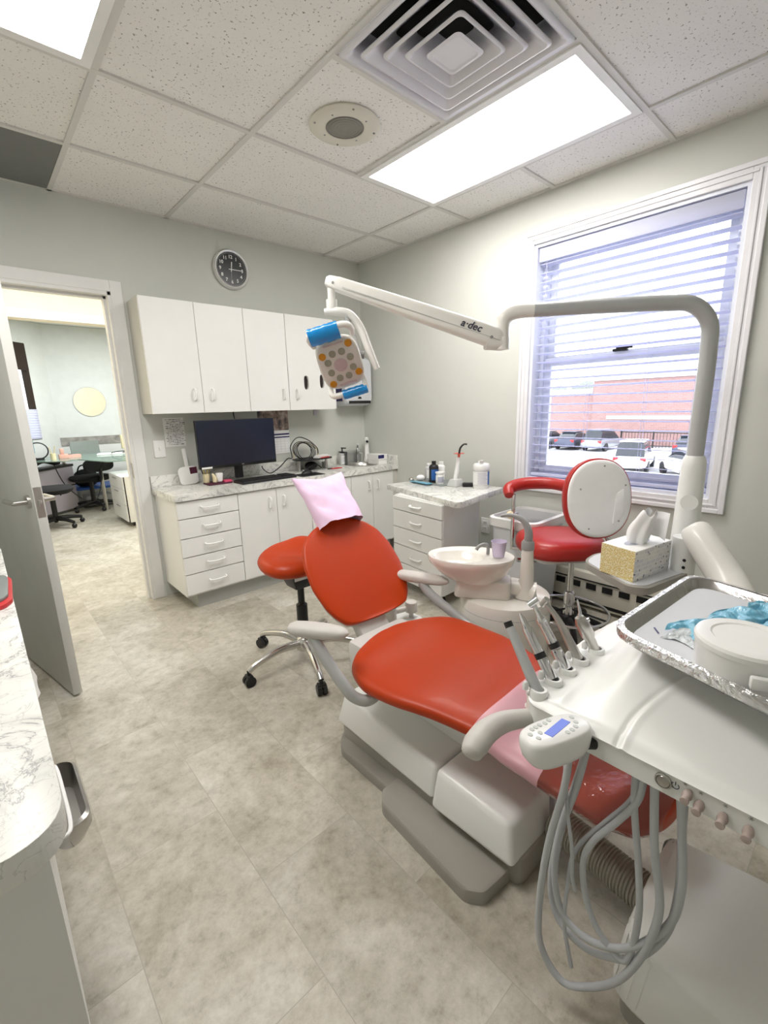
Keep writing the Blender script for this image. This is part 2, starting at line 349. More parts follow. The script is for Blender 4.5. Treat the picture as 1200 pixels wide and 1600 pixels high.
def lint(T, x):
    if x <= T[0][0]: return T[0][1]
    for (a, u), (b, v) in zip(T, T[1:]):
        if x <= b: return u + (v - u) * (x - a) / (b - a)
    return T[-1][1]
# ------------------------------------------------------------------ room shell
H = 2.49; XL, YB = -3.55, -4.05
g = G(); g.box(XL - .1, .25, YB - .1, .12, -.1, 0); g.box(-5.2, 1.2, .12, 6.3, -.1, 0)
struct('floor', g, 'floor')
g = G(); g.box(XL - .1, .25, YB - .1, .12, H + .004, H + .1); struct('ceiling', g, 'tile')
g = G(); g.box(-5.2, 1.2, .12, 6.3, H + .004, H + .1); struct('ceiling_office', g, 'tile')
# back wall with the doorway
DX0, DX1, DZ = -2.82, -1.975, 2.0
g = G(); g.box(XL, DX0, 0, .12, 0, H); g.box(DX1, .2, 0, .12, 0, H); g.box(DX0, DX1, 0, .12, DZ, H)
struct('wall_back', g, 'wall')
# right wall with the window opening
WY0, WY1, WZ0, WZ1 = -2.745, -1.69, .775, 2.215
g = G(); g.box(0, .2, YB, WY0, 0, H + .004); g.box(0, .2, WY1, .0, 0, H + .004); g.box(0, .2, WY0, WY1, 0, WZ0); g.box(0, .2, WY0, WY1, WZ1, H + .004)
struct('wall_right', g, 'wall')
g = G(); g.box(XL - .1, XL, YB, 0, 0, H); struct('wall_left', g, 'wall')
g = G(); g.box(XL - .1, .2, YB - .1, YB, 0, H); struct('wall_front', g, 'wall')
# hall and office shell
g = G(); g.box(-5.2, -2.46, 1.42, 1.54, 0, H); g.box(-1.55, 1.2, 1.42, 1.54, 0, H); g.box(-2.46, -1.55, 1.42, 1.54, 2.035, H); struct('wall_hall', g, 'cream')
g = G(); g.box(-2.54, -2.46, 1.40, 1.42, 0, 2.035); g.box(-1.55, -1.47, 1.40, 1.42, 0, 2.035); g.box(-2.54, -1.47, 1.40, 1.42, 2.035, 2.10); struct('trim_2', g, 'trim')
g = G(); g.box(-5.2, -5.1, .12, 6.3, 0, H); g.box(1.1, 1.2, .12, 6.3, 0, H); struct('wall_far_sides', g, 'cream')
g = G(); g.box(-1.8, 1.2, 4.62, 4.72, 0, H)
g.prism([(-1.80, 4.62), (-2.6, 3.82), (-2.67, 3.89), (-1.80, 4.74)], 0, .97); g.prism([(-1.80, 4.62), (-2.6, 3.82), (-2.67, 3.89), (-1.80, 4.74)], 2.2, H)
g.prism([(-1.80, 4.62), (-2.02, 4.40), (-2.08, 4.47), (-1.80, 4.74)], .97, 2.2); g.prism([(-2.45, 3.97), (-2.6, 3.82), (-2.67, 3.89), (-2.51, 4.05)], .97, 2.2)
g.prism([(-2.6, 3.82), (-5.1, 3.82), (-5.1, 3.92), (-2.63, 3.92)], 0, H)
struct('wall_office', g, 'owall')
g = G(); g.box(-1.79, .9, 4.608, 4.62, .85, .965); struct('trim_3', g, 'tbar')
# door casing, jambs, header
g = G(); c = .066
g.box(DX1, DX1 + c, -.016, 0, 0, DZ + c, .004); g.box(DX0 - c, DX0, -.016, 0, 0, DZ + c, .004); g.box(DX0, DX1, -.016, 0, DZ, DZ + c, .004)
g.box(DX1 - .018, DX1, -.012, .13, 0, DZ); g.box(DX0, DX0 + .018, -.012, .13, 0, DZ); g.box(DX0, DX1, -.012, .13, DZ - .018, DZ)
g.box(DX1 - .032, DX1 - .018, .04, .09, 0, DZ - .018); g.box(DX0 + .018, DX1 - .018, .04, .09, DZ - .032, DZ - .018)
struct('trim_1', g, 'trim')
o = struct('door_strike', G().box(DX1 - .0195, DX1 - .0175, .0, .034, .86, .96), 'steel')
# baseboards
g = G(); g.box(DX1 + c, -1.90, -.012, 0, 0, .095, .003); struct('baseboard_back', g, 'trim')
g = G(); g.box(-.012, 0, -4.0, -.45, 0, .095, .003); struct('baseboard_right', g, 'trim')
# ceiling grid
g = G(); w = .012
def gy(x, y0, y1): g.box(x - w, x + w, y0, y1, H - .004, H + .004)
def gx(y, x0, x1): g.box(x0, x1, y - w, y + w, H - .0045, H + .004)
for x in (-.37, -1.59, -2.81): gy(x, YB, 0)
gy(-2.20, YB, 0); gy(-.98, -2.41, -1.19); gy(-3.42, YB, 0)
for y in (-.58, -1.19, -2.41, -3.63): gx(y, XL, 0)
gx(-1.80, -1.59, -.98); gx(-1.80, -.37, 0); gx(-3.02, -.37, 0); gx(-3.02, -1.59, -.37)
g.box(XL, 0, -.02, 0, H - .004, H + .004); g.box(-.02, 0, YB, 0, H - .004, H + .004); g.box(XL, 0, YB, YB + .02, H - .004, H + .004)
struct('trim_4', g, 'grid')
g = G(); g.box(-2.98, -2.214, -.566, -.022, H - .003, H + .003); solo('return_air_grille', g, 'gpanel', 'flat grey square return panel set in the ceiling by the doorway wall', 'ceiling panel', smooth=False, origin=(-2.6, -.3, H))
# troffer lights
def troffer(x0, x1, y0, y1, label):
    t = thing('ceiling_light', label, 'ceiling light', ((x0 + x1) / 2, (y0 + y1) / 2, H), 0, 'ceiling light panels'); f = .034
    g = G(); z0, z1 = H - .010, H + .003
    g.box(x0, x1, y0, y0 + f, z0, z1); g.box(x0, x1, y1 - f, y1, z0, z1); g.box(x0, x0 + f, y0 + f, y1 - f, z0, z1); g.box(x1 - f, x1, y0 + f, y1 - f, z0, z1)
    link('frame', g, 'white', t, False)
    link('diffuser', G().box(x0 + f, x1 - f, y0 + f, y1 - f, H - .006, H + .002), 'emit', t, False)
troffer(-.968, -.382, -2.398, -1.202, 'long glowing ceiling light panel beside the air diffuser and speaker')
troffer(-2.80, -2.215, -2.398, -1.202, 'glowing ceiling light panel cut by the top left corner of the photo')
# supply diffuser: nested square cones
t = thing('air_diffuser', 'white square air diffuser with nested pyramid vanes in the ceiling', 'air vent', (-1.285, -2.105, H))
cx, cy = -1.285, -2.105
def sq(h, z, r=.02): return [(cx + x, cy + y, z) for x, y in rrect(-h, h, -h, h, min(r, h * .4), 4)]
g = G(); g.loft([sq(.292, H - .006), sq(.272, H - .008), sq(.262, H + .0), sq(.235, H + .075)], cap=False); link('outer_frame', g, 'diff', t, mods=lambda o: o.modifiers.new('s', 'SOLIDIFY').__setattr__('thickness', .003))
for k, (a, b) in enumerate(((.238, .150), (.182, .100), (.128, .052))):
    g = G(); g.loft([sq(a, H - .012 - .004 * k), sq(a - .010, H - .016 - .004 * k), sq(a - .022, H - .006), sq(b, H + .050)], cap=False)
    link('vane', g, 'diff', t, mods=lambda o: o.modifiers.new('s', 'SOLIDIFY').__setattr__('thickness', .003))
g = G(); g.loft([sq(.075, H - .026), sq(.062, H - .03), sq(.012, H + .012, .004), sq(.004, H + .014, .001)]); link('center_cone', g, 'diff', t)
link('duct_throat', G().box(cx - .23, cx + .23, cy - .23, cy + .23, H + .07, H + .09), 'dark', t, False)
# the opening in the ceiling slab above the diffuser
c = bpy.data.objects['ceiling']; bmx = bmesh.new()
def slab(x0, x1, y0, y1):
    q = bmesh.new(); bmesh.ops.create_cube(q, size=1)
    for v in q.verts: v.co = Vector(((x0 + x1) / 2 + v.co.x * (x1 - x0), (y0 + y1) / 2 + v.co.y * (y1 - y0), H + .052 + v.co.z * .096))
    me = bpy.data.meshes.new('tmp'); q.to_mesh(me); q.free(); bmx.from_mesh(me); bpy.data.meshes.remove(me)
a0, a1, b0, b1 = cx - .275, cx + .275, cy - .275, cy + .275
slab(XL - .1, a0, YB - .1, .12); slab(a1, .25, YB - .1, .12); slab(a0, a1, YB - .1, b0); slab(a0, a1, b1, .12)
bmx.to_mesh(c.data); bmx.free(); c.data.materials.clear(); c.data.materials.append(M['tile'])
# ceiling speaker
sx, sy = -1.30, -1.50
t = thing('ceiling_speaker', 'round ivory ceiling speaker with fine grey mesh centre', 'speaker', (sx, sy, H))
g = G(); g.lathe([(.152, .003), (.155, -.004), (.150, -.008), (.09, -.012), (.085, -.010), (.084, .0)], (sx, sy, H), 48); link('bezel', g, 'sph', t)
g = G(); g.lathe([(.084, -.010), (.05, -.012), (.001, -.013)], (sx, sy, H), 40, cap=False)
for r in (.02, .035, .05, .065, .078): g.torus((sx, sy, H - .0115), r, .0016, 36, 5)
link('mesh_grille', g, 'sphgr', t)
g = G()
for k in range(8): a = R(22.5 + 45 * k); rr = .135 if k % 2 else .105; g.lathe([(.005, .0), (.004, -.003), (.001, -.0035)], (sx + rr * math.cos(a), sy + rr * math.sin(a), H - .0095), 10)
link('screws', g, 'neck', t)

# ------------------------------------------------------------------ window
g = G()
def ring(x0, x1, y0, y1, z0, z1, w, b=.003):
    g.box(x0, x1, y0, y0 + w, z0, z1, b); g.box(x0, x1, y1 - w, y1, z0, z1, b); g.box(x0, x1, y0 + w, y1 - w, z0, z0 + w, b); g.box(x0, x1, y0 + w, y1 - w, z1 - w, z1, b)
ring(-.014, .0, WY0 - .07, WY1 + .07, WZ0 - .07, WZ1 + .07, .07); ring(-.021, -.014, WY0 - .07, WY1 + .07, WZ0 - .07, WZ1 + .07, .022); ring(-.019, -.014, WY0 - .035, WY1 + .035, WZ0 - .035, WZ1 + .035, .012)
struct('trim_5', g, 'wtrim')
g = G(); ring(.0, .19, WY0, WY1, WZ0, WZ1, .018, 0)
ring(.085, .17, WY0 + .018, WY1 - .018, WZ0 + .018, WZ1 - .018, .03)
zm = 1.535
ring(.13, .16, WY0 + .048, WY1 - .048, zm - .015, WZ1 - .048, .045); ring(.10, .13, WY0 + .048, WY1 - .048, WZ0 + .048, zm + .02, .045)
g.box(.095, .135, WY0 + .1, WY1 - .1, zm - .03, zm - .005, .004)
wn = struct('window_1', g, 'vinyl')
link('window_latch', G().box(.07, .10, -2.25, -2.17, zm + .02, zm + .035, .004).box(.065, .08, -2.28, -2.19, zm + .03, zm + .042, .004), 'black', wn)
link('glass', G().box(.144, .147, WY0 + .06, WY1 - .06, zm, WZ1 - .06).box(.114, .117, WY0 + .06, WY1 - .06, WZ0 + .06, zm), 'glass', wn, False)
# venetian blind
t = thing('venetian_blind', 'white horizontal blind hanging open in the large window', 'window blind', (.045, -2.2, WZ0))
y0, y1 = WY0 + .024, WY1 - .024
link('valance', G().box(.012, .028, y0, y1, WZ1 - .10, WZ1 - .022, .004).box(.028, .07, y0 + .005, y1 - .005, WZ1 - .055, WZ1 - .022), 'slat', t)
n = 25; z0 = WZ0 + .075; z1 = WZ1 - .115; g = G()
for k in range(n):
    z = z0 + (z1 - z0) * k / (n - 1)
    g.box(-.0235, .0235, y0 + .004, y1 - .004, -.0013, .0013, m=Matrix.Translation((.048, 0, z)) @ Matrix.Rotation(R(9), 4, 'Y'))
link('slats', g, 'slat', t, False)
link('bottom_rail', G().box(.026, .070, y0, y1, WZ0 + .026, WZ0 + .046, .004), 'slat', t)
for y in (y1 - .11, (y0 + y1) / 2 + .16, (y0 + y1) / 2 - .16, y0 + .11):
    link('ladder_cord', G().cyl((.0255, y, WZ0 + .03), (.0255, y, WZ1 - .05), .0011, n=6).cyl((.0705, y, WZ0 + .03), (.0705, y, WZ1 - .05), .0011, n=6), 'slat', t)
link('tilt_cord', G().tube([(.018, y1 - .05, WZ1 - .08), (.016, y1 - .052, 1.5), (.017, y1 - .05, 1.25)], .0016, 6).lathe([(.001, .0), (.005, -.004), (.004, -.03), (.001, -.034)], (.017, y1 - .05, 1.25), 10), 'slat', t)

# ------------------------------------------------------------------ doors
d = Vector((.2, -.98, 0)).normalized(); hinge = Vector((-2.795, -.02, 0))
ang = math.atan2(d.y, d.x)
dm = Matrix.Translation(hinge) @ Matrix.Rotation(ang, 4, 'Z')   # leaf runs along local +x, thickness along +y
dw = .955
o = link('door_1', G(dm).box(0, dw, 0, .036, .012, 1.985, .0015), 'door', None); o['kind'] = 'structure'; LOC[o.name] = Matrix()
link('latch_plate', G(dm).box(dw - .0005, dw + .0015, .004, .032, .86, .99).box(dw, dw + .009, .012, .024, .905, .935, .002), 'steel', o)
for sgn, y in ((-1, 0), (1, .036)):
    g = G(dm); g.cyl((dw - .06, y, .925), (dw - .06, y + sgn * .012, .925), .028); g.cyl((dw - .06, y, .925), (dw - .06, y + sgn * .055, .925), .010, n=12)
    g.tube([(dw - .06, y + sgn * .05, .925), (dw - .075, y + sgn * .055, .925), (dw - .18, y + sgn * .055, .925)], .010, 12)
    link('door_handle', g, 'steel', o)
o = link('door_2', G().box(-2.445, -2.405, 1.55, 2.40, .012, 2.0, .002), 'door', None); o['kind'] = 'structure'; LOC[o.name] = Matrix()
for z in (1.72, 1.0, .18): link('hinge', G().box(-2.444, -2.408, 1.546, 1.55, z - .05, z + .05), 'steel', o, False)
# ------------------------------------------------------------------ wall cabinets
def pull_v(z0, z1, x, y):   # upright white bar pull on a front facing -y
    return G().tube([(x, y, z0), (x, y - .022, z0 + .006), (x, y - .026, (z0 + z1) / 2), (x, y - .022, z1 - .006), (x, y, z1)], .0062, 10)
def pull_h(x0, x1, z, y):
    return G().tube([(x0, y, z), (x0 + .006, y - .022, z - .004), ((x0 + x1) / 2, y - .026, z - .006), (x1 - .006, y - .022, z - .004), (x1, y, z)], .0055, 10)
UX = [-1.89, -1.567, -1.237, -.915, -.481]
cabs = [(UX[0], UX[2], [(UX[0], UX[1], UX[1] - .055), (UX[1], UX[2], UX[1] + .065)], 'white two door wall cabinet above the monitor, nearest the doorway'),
        (UX[2], UX[4], [(UX[2], UX[3], UX[3] - .05), (UX[3], UX[4], UX[3] + .065)], 'white wall cabinet with two oval holes cut in its right door')]
for ci, (x0, x1, ds, lab) in enumerate(cabs):
    t = thing('wall_cabinet', lab, 'cabinet', ((x0 + x1) / 2, -.1, 1.275), 0, 'wall cabinets')
    link('body', G().box(x0, x1, -.21, 0, 1.273, 1.955, .001), 'cabedge', t, False)
    for di, (a, b, hx) in enumerate(ds):
        if ci == 1 and di == 1:   # door with two oval cut-outs
            g = G(); ov = [(-.758, 1.476), (-.612, 1.487)]; rx, rz = .021, .052
            def oval(c): return [(c[0] + rx * se(2 * PI * k / 24, 3)[0], c[1] + rz * se(2 * PI * k / 24, 3)[1]) for k in range(24)]
            cells = [(a + .002, (ov[0][0] + ov[1][0]) / 2, ov[0]), ((ov[0][0] + ov[1][0]) / 2, b - .001, ov[1])]
            zc0, zc1 = 1.40, 1.56
            for (c0, c1, c) in cells:
                inner = oval(c); outer = []
                for (px, pz) in inner:
                    dx, dz = px - c[0], pz - c[1]; k = min((c1 - c[0]) / dx if dx > 1e-6 else ((c0 - c[0]) / dx if dx < -1e-6 else 9e9), (zc1 - c[1]) / dz if dz > 1e-6 else ((zc0 - c[1]) / dz if dz < -1e-6 else 9e9))
                    outer.append((c[0] + dx * k, c[1] + dz * k))
                # add the cell's own corners to the outline
                def loop(P, y): return [(p[0], y, p[1]) for p in P]
                cor = [(c1, zc1), (c0, zc1), (c0, zc0), (c1, zc0)]
                for q in cor:
                    i = min(range(24), key=lambda i: (outer[i][0] - q[0]) ** 2 + (outer[i][1] - q[1]) ** 2); outer[i] = q
                g.loft([loop(outer, -.232), loop(inner, -.232), loop(inner, -.212), loop(outer, -.212)], cap=False)
            g.box(a + .002, b - .001, -.232, -.212, 1.272, zc0); g.box(a + .002, b - .001, -.232, -.212, zc1, 1.956)
            dr = link('door', g, 'cab', t, False)
            g = G()
            for c in ov: g.prism([(c[0] + (rx + .001) * math.cos(2 * PI * k / 20), 0 * c[1] + c[1] + (rz + .001) * math.sin(2 * PI * k / 20)) for k in range(20)], 0, .004, m=Matrix(((1, 0, 0, 0), (0, 0, -1, -.2105), (0, 1, 0, 0), (0, 0, 0, 1))))
            link('glove_boxes_inside', g, 'brown', t, False)
        else:
            dr = link('door', G().box(a + .0015, b - .0015, -.232, -.212, 1.272, 1.956, .0012), 'cab', t, False)
        link('handle', pull_v(1.352, 1.425, hx, -.232), 'white', dr)
# ------------------------------------------------------------------ base cabinets
CZ0, CZ1, YF = .742, .783, -.447
yb = -.43
def base_body(x0, x1, left=False): return G().box(x0, x1, yb + .018, -.002, .095, CZ0, .001)
t = thing('drawer_cabinet', 'white base cabinet of five stacked drawers beside the doorway', 'cabinet', (-1.69, -.2, 0))
link('body', G().box(-1.887, -1.49, yb + .018, -.002, .105, CZ0 - .002, .001), 'cab', t, False)
link('toe_kick', G().box(-1.81, -1.49, -.375, -.002, 0, .103), 'toe', t, False)
zs = [.736, .624, .497, .374, .258, .118]
for k in range(5):
    dr = link('drawer', G().box(-1.885, -1.492, yb - .002, yb + .018, zs[k + 1] + .003, zs[k] - .003, .001), 'cab', t, False)
    link('handle', pull_h(-1.738, -1.628, (zs[k] + zs[k + 1]) / 2 + .01, yb - .002), 'white', dr)
def dcab(x0, x1, xm, lab, hs):
    t = thing('base_cabinet', lab, 'cabinet', ((x0 + x1) / 2, -.2, 0), 0, 'white base cabinets under the marble worktop')
    link('body', G().box(x0 + .001, x1 - .001, yb + .018, -.002, .105, CZ0 - .002, .001), 'cab', t, False)
    link('toe_kick', G().box(x0, x1, -.375, -.002, 0, .103), 'toe', t, False)
    for (a, b), hx in zip(((x0, xm), (xm, x1)), hs):
        dr = link('door', G().box(a + .002, b - .002, yb - .002, yb + .018, .12, .736, .001), 'cab', t, False)
        link('handle', pull_v(.60, .675, hx, yb - .002), 'white', dr)
dcab(-1.49, -.91, -1.20, 'white two door base cabinet right of the drawers', (-1.255, -1.145))
dcab(-.91, -.52, -.70, 'white base cabinet mostly hidden behind the pink pillow', (-.75, -.655))
dcab(-.52, -.05, -.288, 'white two door base cabinet under the round sink', (-.335, -.235))
link_g = G().box(-.05, 0, yb + .002, yb + .018, .105, CZ0); struct('trim_6', link_g, 'cabedge')
# countertop with sink hole: built as slab strips around the sink
t = thing('countertop', 'white marble laminate worktop running along the back wall', 'countertop', (-.95, -.22, .742))
skx, sky, skr = -.20, -.20, .125
g = G(); g.prism(rpoly([(-1.902, 0), (-1.902, YF), (-.40, YF), (-.40, 0)], [0, .035, 0, 0]), CZ0, CZ1)
out = [(0, YF), (-.0001, 0)]; n = 40
def edge(a):
    dx, dy = math.cos(a), math.sin(a); k = min((0 - skx) / dx if dx > 1e-6 else ((-.40 - skx) / dx if dx < -1e-6 else 9e9), (0 - sky) / dy if dy > 1e-6 else ((YF - sky) / dy if dy < -1e-6 else 9e9))
    return (skx + dx * k, sky + dy * k)
angs = [2 * PI * k / n for k in range(n)]; E0 = [edge(a) for a in angs]
for q in ((0, 0), (-.4, 0), (-.4, YF), (0, YF)):
    i = min(range(n), key=lambda i: (E0[i][0] - q[0]) ** 2 + (E0[i][1] - q[1]) ** 2); E0[i] = q
I0 = [(skx + skr * math.cos(a), sky + skr * math.sin(a)) for a in angs]
g.loft([[(p[0], p[1], CZ0) for p in E0], [(p[0], p[1], CZ1) for p in E0], [(p[0], p[1], CZ1) for p in I0], [(p[0], p[1], CZ0) for p in I0], [(p[0], p[1], CZ0) for p in E0]], cap=False)
link('slab', g, 'marble', t, False)
link('backsplash', G().box(-1.9, 0, -.016, 0, CZ1, CZ1 + .078, .002), 'marble', t, False)
link('side_splash', G().box(-.016, 0, YF + .004, -.016, CZ1, CZ1 + .078, .002), 'marble', t, False)
t = thing('sink', 'small round stainless steel sink in the worktop corner', 'sink', (skx, sky, CZ1))
g = G(); g.lathe([(.138, .0), (.138, .004), (.128, .006), (.122, .0), (.118, -.03), (.09, -.10), (.02, -.108), (.001, -.109)], (skx, sky, CZ1), 44, cap=False); link('basin', g, 'steel', t, mods=lambda o: o.modifiers.new('s', 'SOLIDIFY').__setattr__('thickness', .0015))
g = G(); g.lathe([(.022, 0), (.02, .003), (.001, .003)], (skx, sky, CZ1 - .108), 20); link('drain', g, 'chrome', t)
t = thing('faucet', 'small chrome faucet behind the round sink', 'faucet', (-.13, -.05, CZ1))
g = G(); g.lathe([(.024, 0), (.024, .008), (.016, .014), (.016, .11), (.018, .118), (.014, .13), (.001, .133)], (-.13, -.05, CZ1), 20); link('body', g, 'chrome', t)
link('spout', G().tube([(-.13, -.05, CZ1 + .07), (-.145, -.08, CZ1 + .10), (-.16, -.12, CZ1 + .105), (-.168, -.135, CZ1 + .09)], [.012, .011, .010, .010], 12), 'chrome', t)
link('lever', G().tube([(-.13, -.05, CZ1 + .125), (-.14, -.06, CZ1 + .15), (-.16, -.09, CZ1 + .172)], [.010, .008, .007], 10), 'chrome', t)
# acrylic splash guard beside the sink
t = thing('splash_guard', 'clear acrylic splash guard standing behind the round sink', 'splash guard', (-.2, -.03, CZ1))
link('panel', G().box(-.33, -.07, -.026, -.023, CZ1, CZ1 + .12).box(-.333, -.330, -.15, -.023, CZ1, CZ1 + .12), 'clear', t, False)

# ------------------------------------------------------------------ wall things
t = thing('towel_dispenser', 'pale grey paper towel dispenser on the wall right of the cabinets', 'towel dispenser', (-.19, 0, 1.3))
g = G(Matrix(((1, 0, 0, 0), (0, 0, -1, 0), (0, 1, 0, 0), (0, 0, 0, 1)))); o1 = rrect(-.345, -.03, 1.295, 1.70, .06, 6, (1, 1, 1, 1)); g.loft([[(x, y, 0) for x, y in o1], [(x, y, .135) for x, y in o1], [(-.1875 + (x + .1875) * .975, 1.4975 + (y - 1.4975) * .975, .155) for x, y in o1], [(-.1875 + (x + .1875) * .92, 1.4975 + (y - 1.4975) * .92, .168) for x, y in o1]])
link('cover', g, 'towel', t)
link('slot', G().box(-.30, -.06, -.173, -.150, 1.312, 1.336), 'black', t, False)
link('release_button', G().frus([(-.20, -.172), (-.16, -.172), (-.16, -.15), (-.20, -.15)], [(-.192, -.170), (-.168, -.170), (-.168, -.15), (-.192, -.15)], 1.352, 1.37), 'black', t, False)
link('side_window', G().box(-.347, -.343, -.135, -.03, 1.335, 1.47), 'navy', t, False)
t = thing('wall_clock', 'round wall clock with black dial and chrome rim above the cabinets', 'clock', (-1.185, 0, 2.25))
cm = Matrix.Translation((-1.185, 0, 2.25)) @ Matrix.Rotation(R(90), 4, 'X')
g = G(cm); g.lathe([(.112, 0), (.128, .004), (.130, .02), (.122, .034), (.112, .03), (.110, .018)], n=56); link('rim', g, 'rimm', t)
link('dial', G(cm).cyl((0, 0, .004), (0, 0, .019), .112, n=48), 'dial', t)
g = G(cm)
for k in range(1, 13): a = R(90 - 30 * k); g.add(text_g(str(k), .031, Matrix.Translation((.081 * math.cos(a), .081 * math.sin(a), .0197)), .0003, bold=.0006))
for k in range(60):
    a = R(6 * k); g.box(.101, .107 if k % 5 else .109, -.0006, .0006, .0192, .0197, m=Matrix.Rotation(a, 4, 'Z'))
link('numerals', g, 'num', t, False)
def hand(L, w, a, z, tail=.015): return G(cm).box(-tail, L, -w, w, z, z + .0008, m=Matrix.Rotation(R(a), 4, 'Z'))
link('hour_hand', hand(.05, .003, 83, .0205), 'num', t, False); link('minute_hand', hand(.078, .0022, 1, .0216, .02), 'num', t, False)
link('second_hand', hand(.075, .0008, -96, .0228, .02), 'palegr', t, False)
t = thing('light_switch', 'white light switch plate on the wall beside the doorway', 'light switch', (-1.815, 0, 1.04))
link('plate', G().box(-1.851, -1.779, -.007, 0, .982, 1.097, .003), 'white', t); link('toggle', G().box(-1.820, -1.810, -.018, -.006, 1.034, 1.052, .002), 'white', t)
t = thing('wall_outlet', 'white electrical outlet low on the wall behind the cart', 'outlet', (0, -1.382, .39))
link('plate', G().box(-.007, 0, -1.418, -1.346, .335, .45, .003), 'white', t)
for z in (.372, .414):
    s = link('socket', G().box(-.009, -.006, -1.40, -1.364, z - .015, z + .015, .001), 'white', t)
    link('slots', G().box(-.0095, -.0088, -1.391, -1.388, z - .007, z + .007).box(-.0095, -.0088, -1.377, -1.374, z - .007, z + .007), 'black', s, False)
t = thing('wall_note', 'white sheet of handwritten notes taped to the wall by the switch', 'note', (-1.705, 0, 1.05))
link('sheet', G().box(-1.772, -1.636, -.0025, 0, 1.048, 1.243), 'white', t, False)
g = G(); rnd = random.Random(3)
for k in range(16):
    z = 1.23 - k * .0112; x = -1.762 + rnd.random() * .015
    while x < -1.66 + rnd.random() * .02:
        L = .006 + rnd.random() * .014; g.box(x, x + L, -.0032, -.0026, z + rnd.uniform(-.002, .002), z + .0022 + rnd.uniform(0, .0015)); x += L + .004
link('handwriting', g, 'ink', t, False)
t = thing('wall_calendar', 'wall calendar with a stone picture above its date grid', 'calendar', (-.93, 0, .93))
link('date_sheet', G().box(-1.075, -.808, -.004, 0, .93, 1.115), 'white', t, False); link('picture', G().box(-1.075, -.808, -.0045, 0, 1.115, 1.272), 'photo', t, False)
g = G(); g.box(-1.075, -.808, -.0048, -.004, 1.078, 1.09); g.box(-1.075, -.808, -.0048, -.004, 1.056, 1.066); link('blue_bands', g, 'navy', t, False)
g = G()
for k in range(6): g.box(-1.065, -.82, -.0046, -.004, .945 + k * .02, .9462 + k * .02)
for k in range(8): g.box(-1.065 + k * .035, -1.064 + k * .035, -.0046, -.004, .945, 1.046)
link('date_grid', g, 'labeltx', t, False)

# ------------------------------------------------------------------ counter items
Z = CZ1
# monitor
mx0, mx1, mz0, mz1, my = -1.635, -1.055, .893, 1.222, -.21
t = thing('monitor', 'wide black flat screen monitor on the worktop, screen off', 'monitor', ((mx0 + mx1) / 2, -.15, Z))
link('housing', G().box(mx0, mx1, my, my + .03, mz0, mz1, .004), 'black', t)
link('screen', G().box(mx0 + .004, mx1 - .004, my - .0012, my + .001, mz0 + .022, mz1 - .004), 'screen', t, False)
link('maker_logo', G().add(text_g('LG', .012, Matrix.Translation((-1.325, my - .0008, mz0 + .012)) @ Matrix.Rotation(R(90), 4, 'X'), .0004)), 'num', t, False)
link('white_sticker', G().box(mx0 + .012, mx0 + .085, my - .0014, my, mz0 + .002, mz0 + .014), 'white', t, False)
link('neck', G().box(-1.375, -1.315, my + .03, my + .05, Z + .02, mz0 + .16, .004), 'black', t)
link('stand_foot', G().prism(rrect(-1.46, -1.23, -.22, -.06, .03), Z, Z + .012, .003), 'steel', t)
tag(link('webcam_cord', G().tube([(-1.34, -.165, 1.275), (-1.342, -.17, 1.25), (-1.34, -.175, 1.222)], .004, 8), 'black'), 'short black cord dropping from the wall cabinet to the monitor', 'cord')
# keyboard
t = thing('keyboard', 'black keyboard lying on the worktop in front of the monitor', 'keyboard', (-1.2, -.31, Z))
km = Matrix.Translation((-1.21, -.315, Z)) @ Matrix.Rotation(R(2), 4, 'Z')
link('case', G(km).frus(rrect(-.22, .22, -.075, .075, .01), rrect(-.217, .217, -.072, .072, .01), [.0] * 24, .018, .002), 'black', t)
g = G(km)
for r_ in range(6):
    for c_ in range(20):
        if c_ in (15,) : continue
        if r_ == 0 and 4 < c_ < 10: continue
        g.box(-.208 + c_ * .021, -.190 + c_ * .021, -.064 + r_ * .0215, -.046 + r_ * .0215, .0175, .023, 0)
g.box(-.103, .0, -.064, -.046, .0175, .023)
link('keys', g, 'blackm', t, False)
solo('mouse_pad', G().prism(rrect(-.965, -.76, -.425, -.265, .01), Z, Z + .003), 'black', 'thin black mouse pad beside the keyboard', 'mouse pad', origin=(-.86, -.34, Z))
t = thing('computer_mouse', 'black computer mouse on its pad', 'mouse', (-.86, -.34, Z + .003))
g = G(); g.ball((0, 0, 0), (.055, .03, .034), Matrix.Translation((-.87, -.335, Z + .004)) @ Matrix.Rotation(R(12), 4, 'Z'), 12); bmesh.ops.bisect_plane(g.bm, geom=list(g.bm.verts) + list(g.bm.edges) + list(g.bm.faces), plane_co=(0, 0, Z + .0035), plane_no=(0, 0, 1), clear_inner=True)
link('shell', g, 'black', t); link('scroll_wheel', G().cyl((-.90, -.338, Z + .0335), (-.90, -.330, Z + .0335), .006, n=12), 'palegr', t)
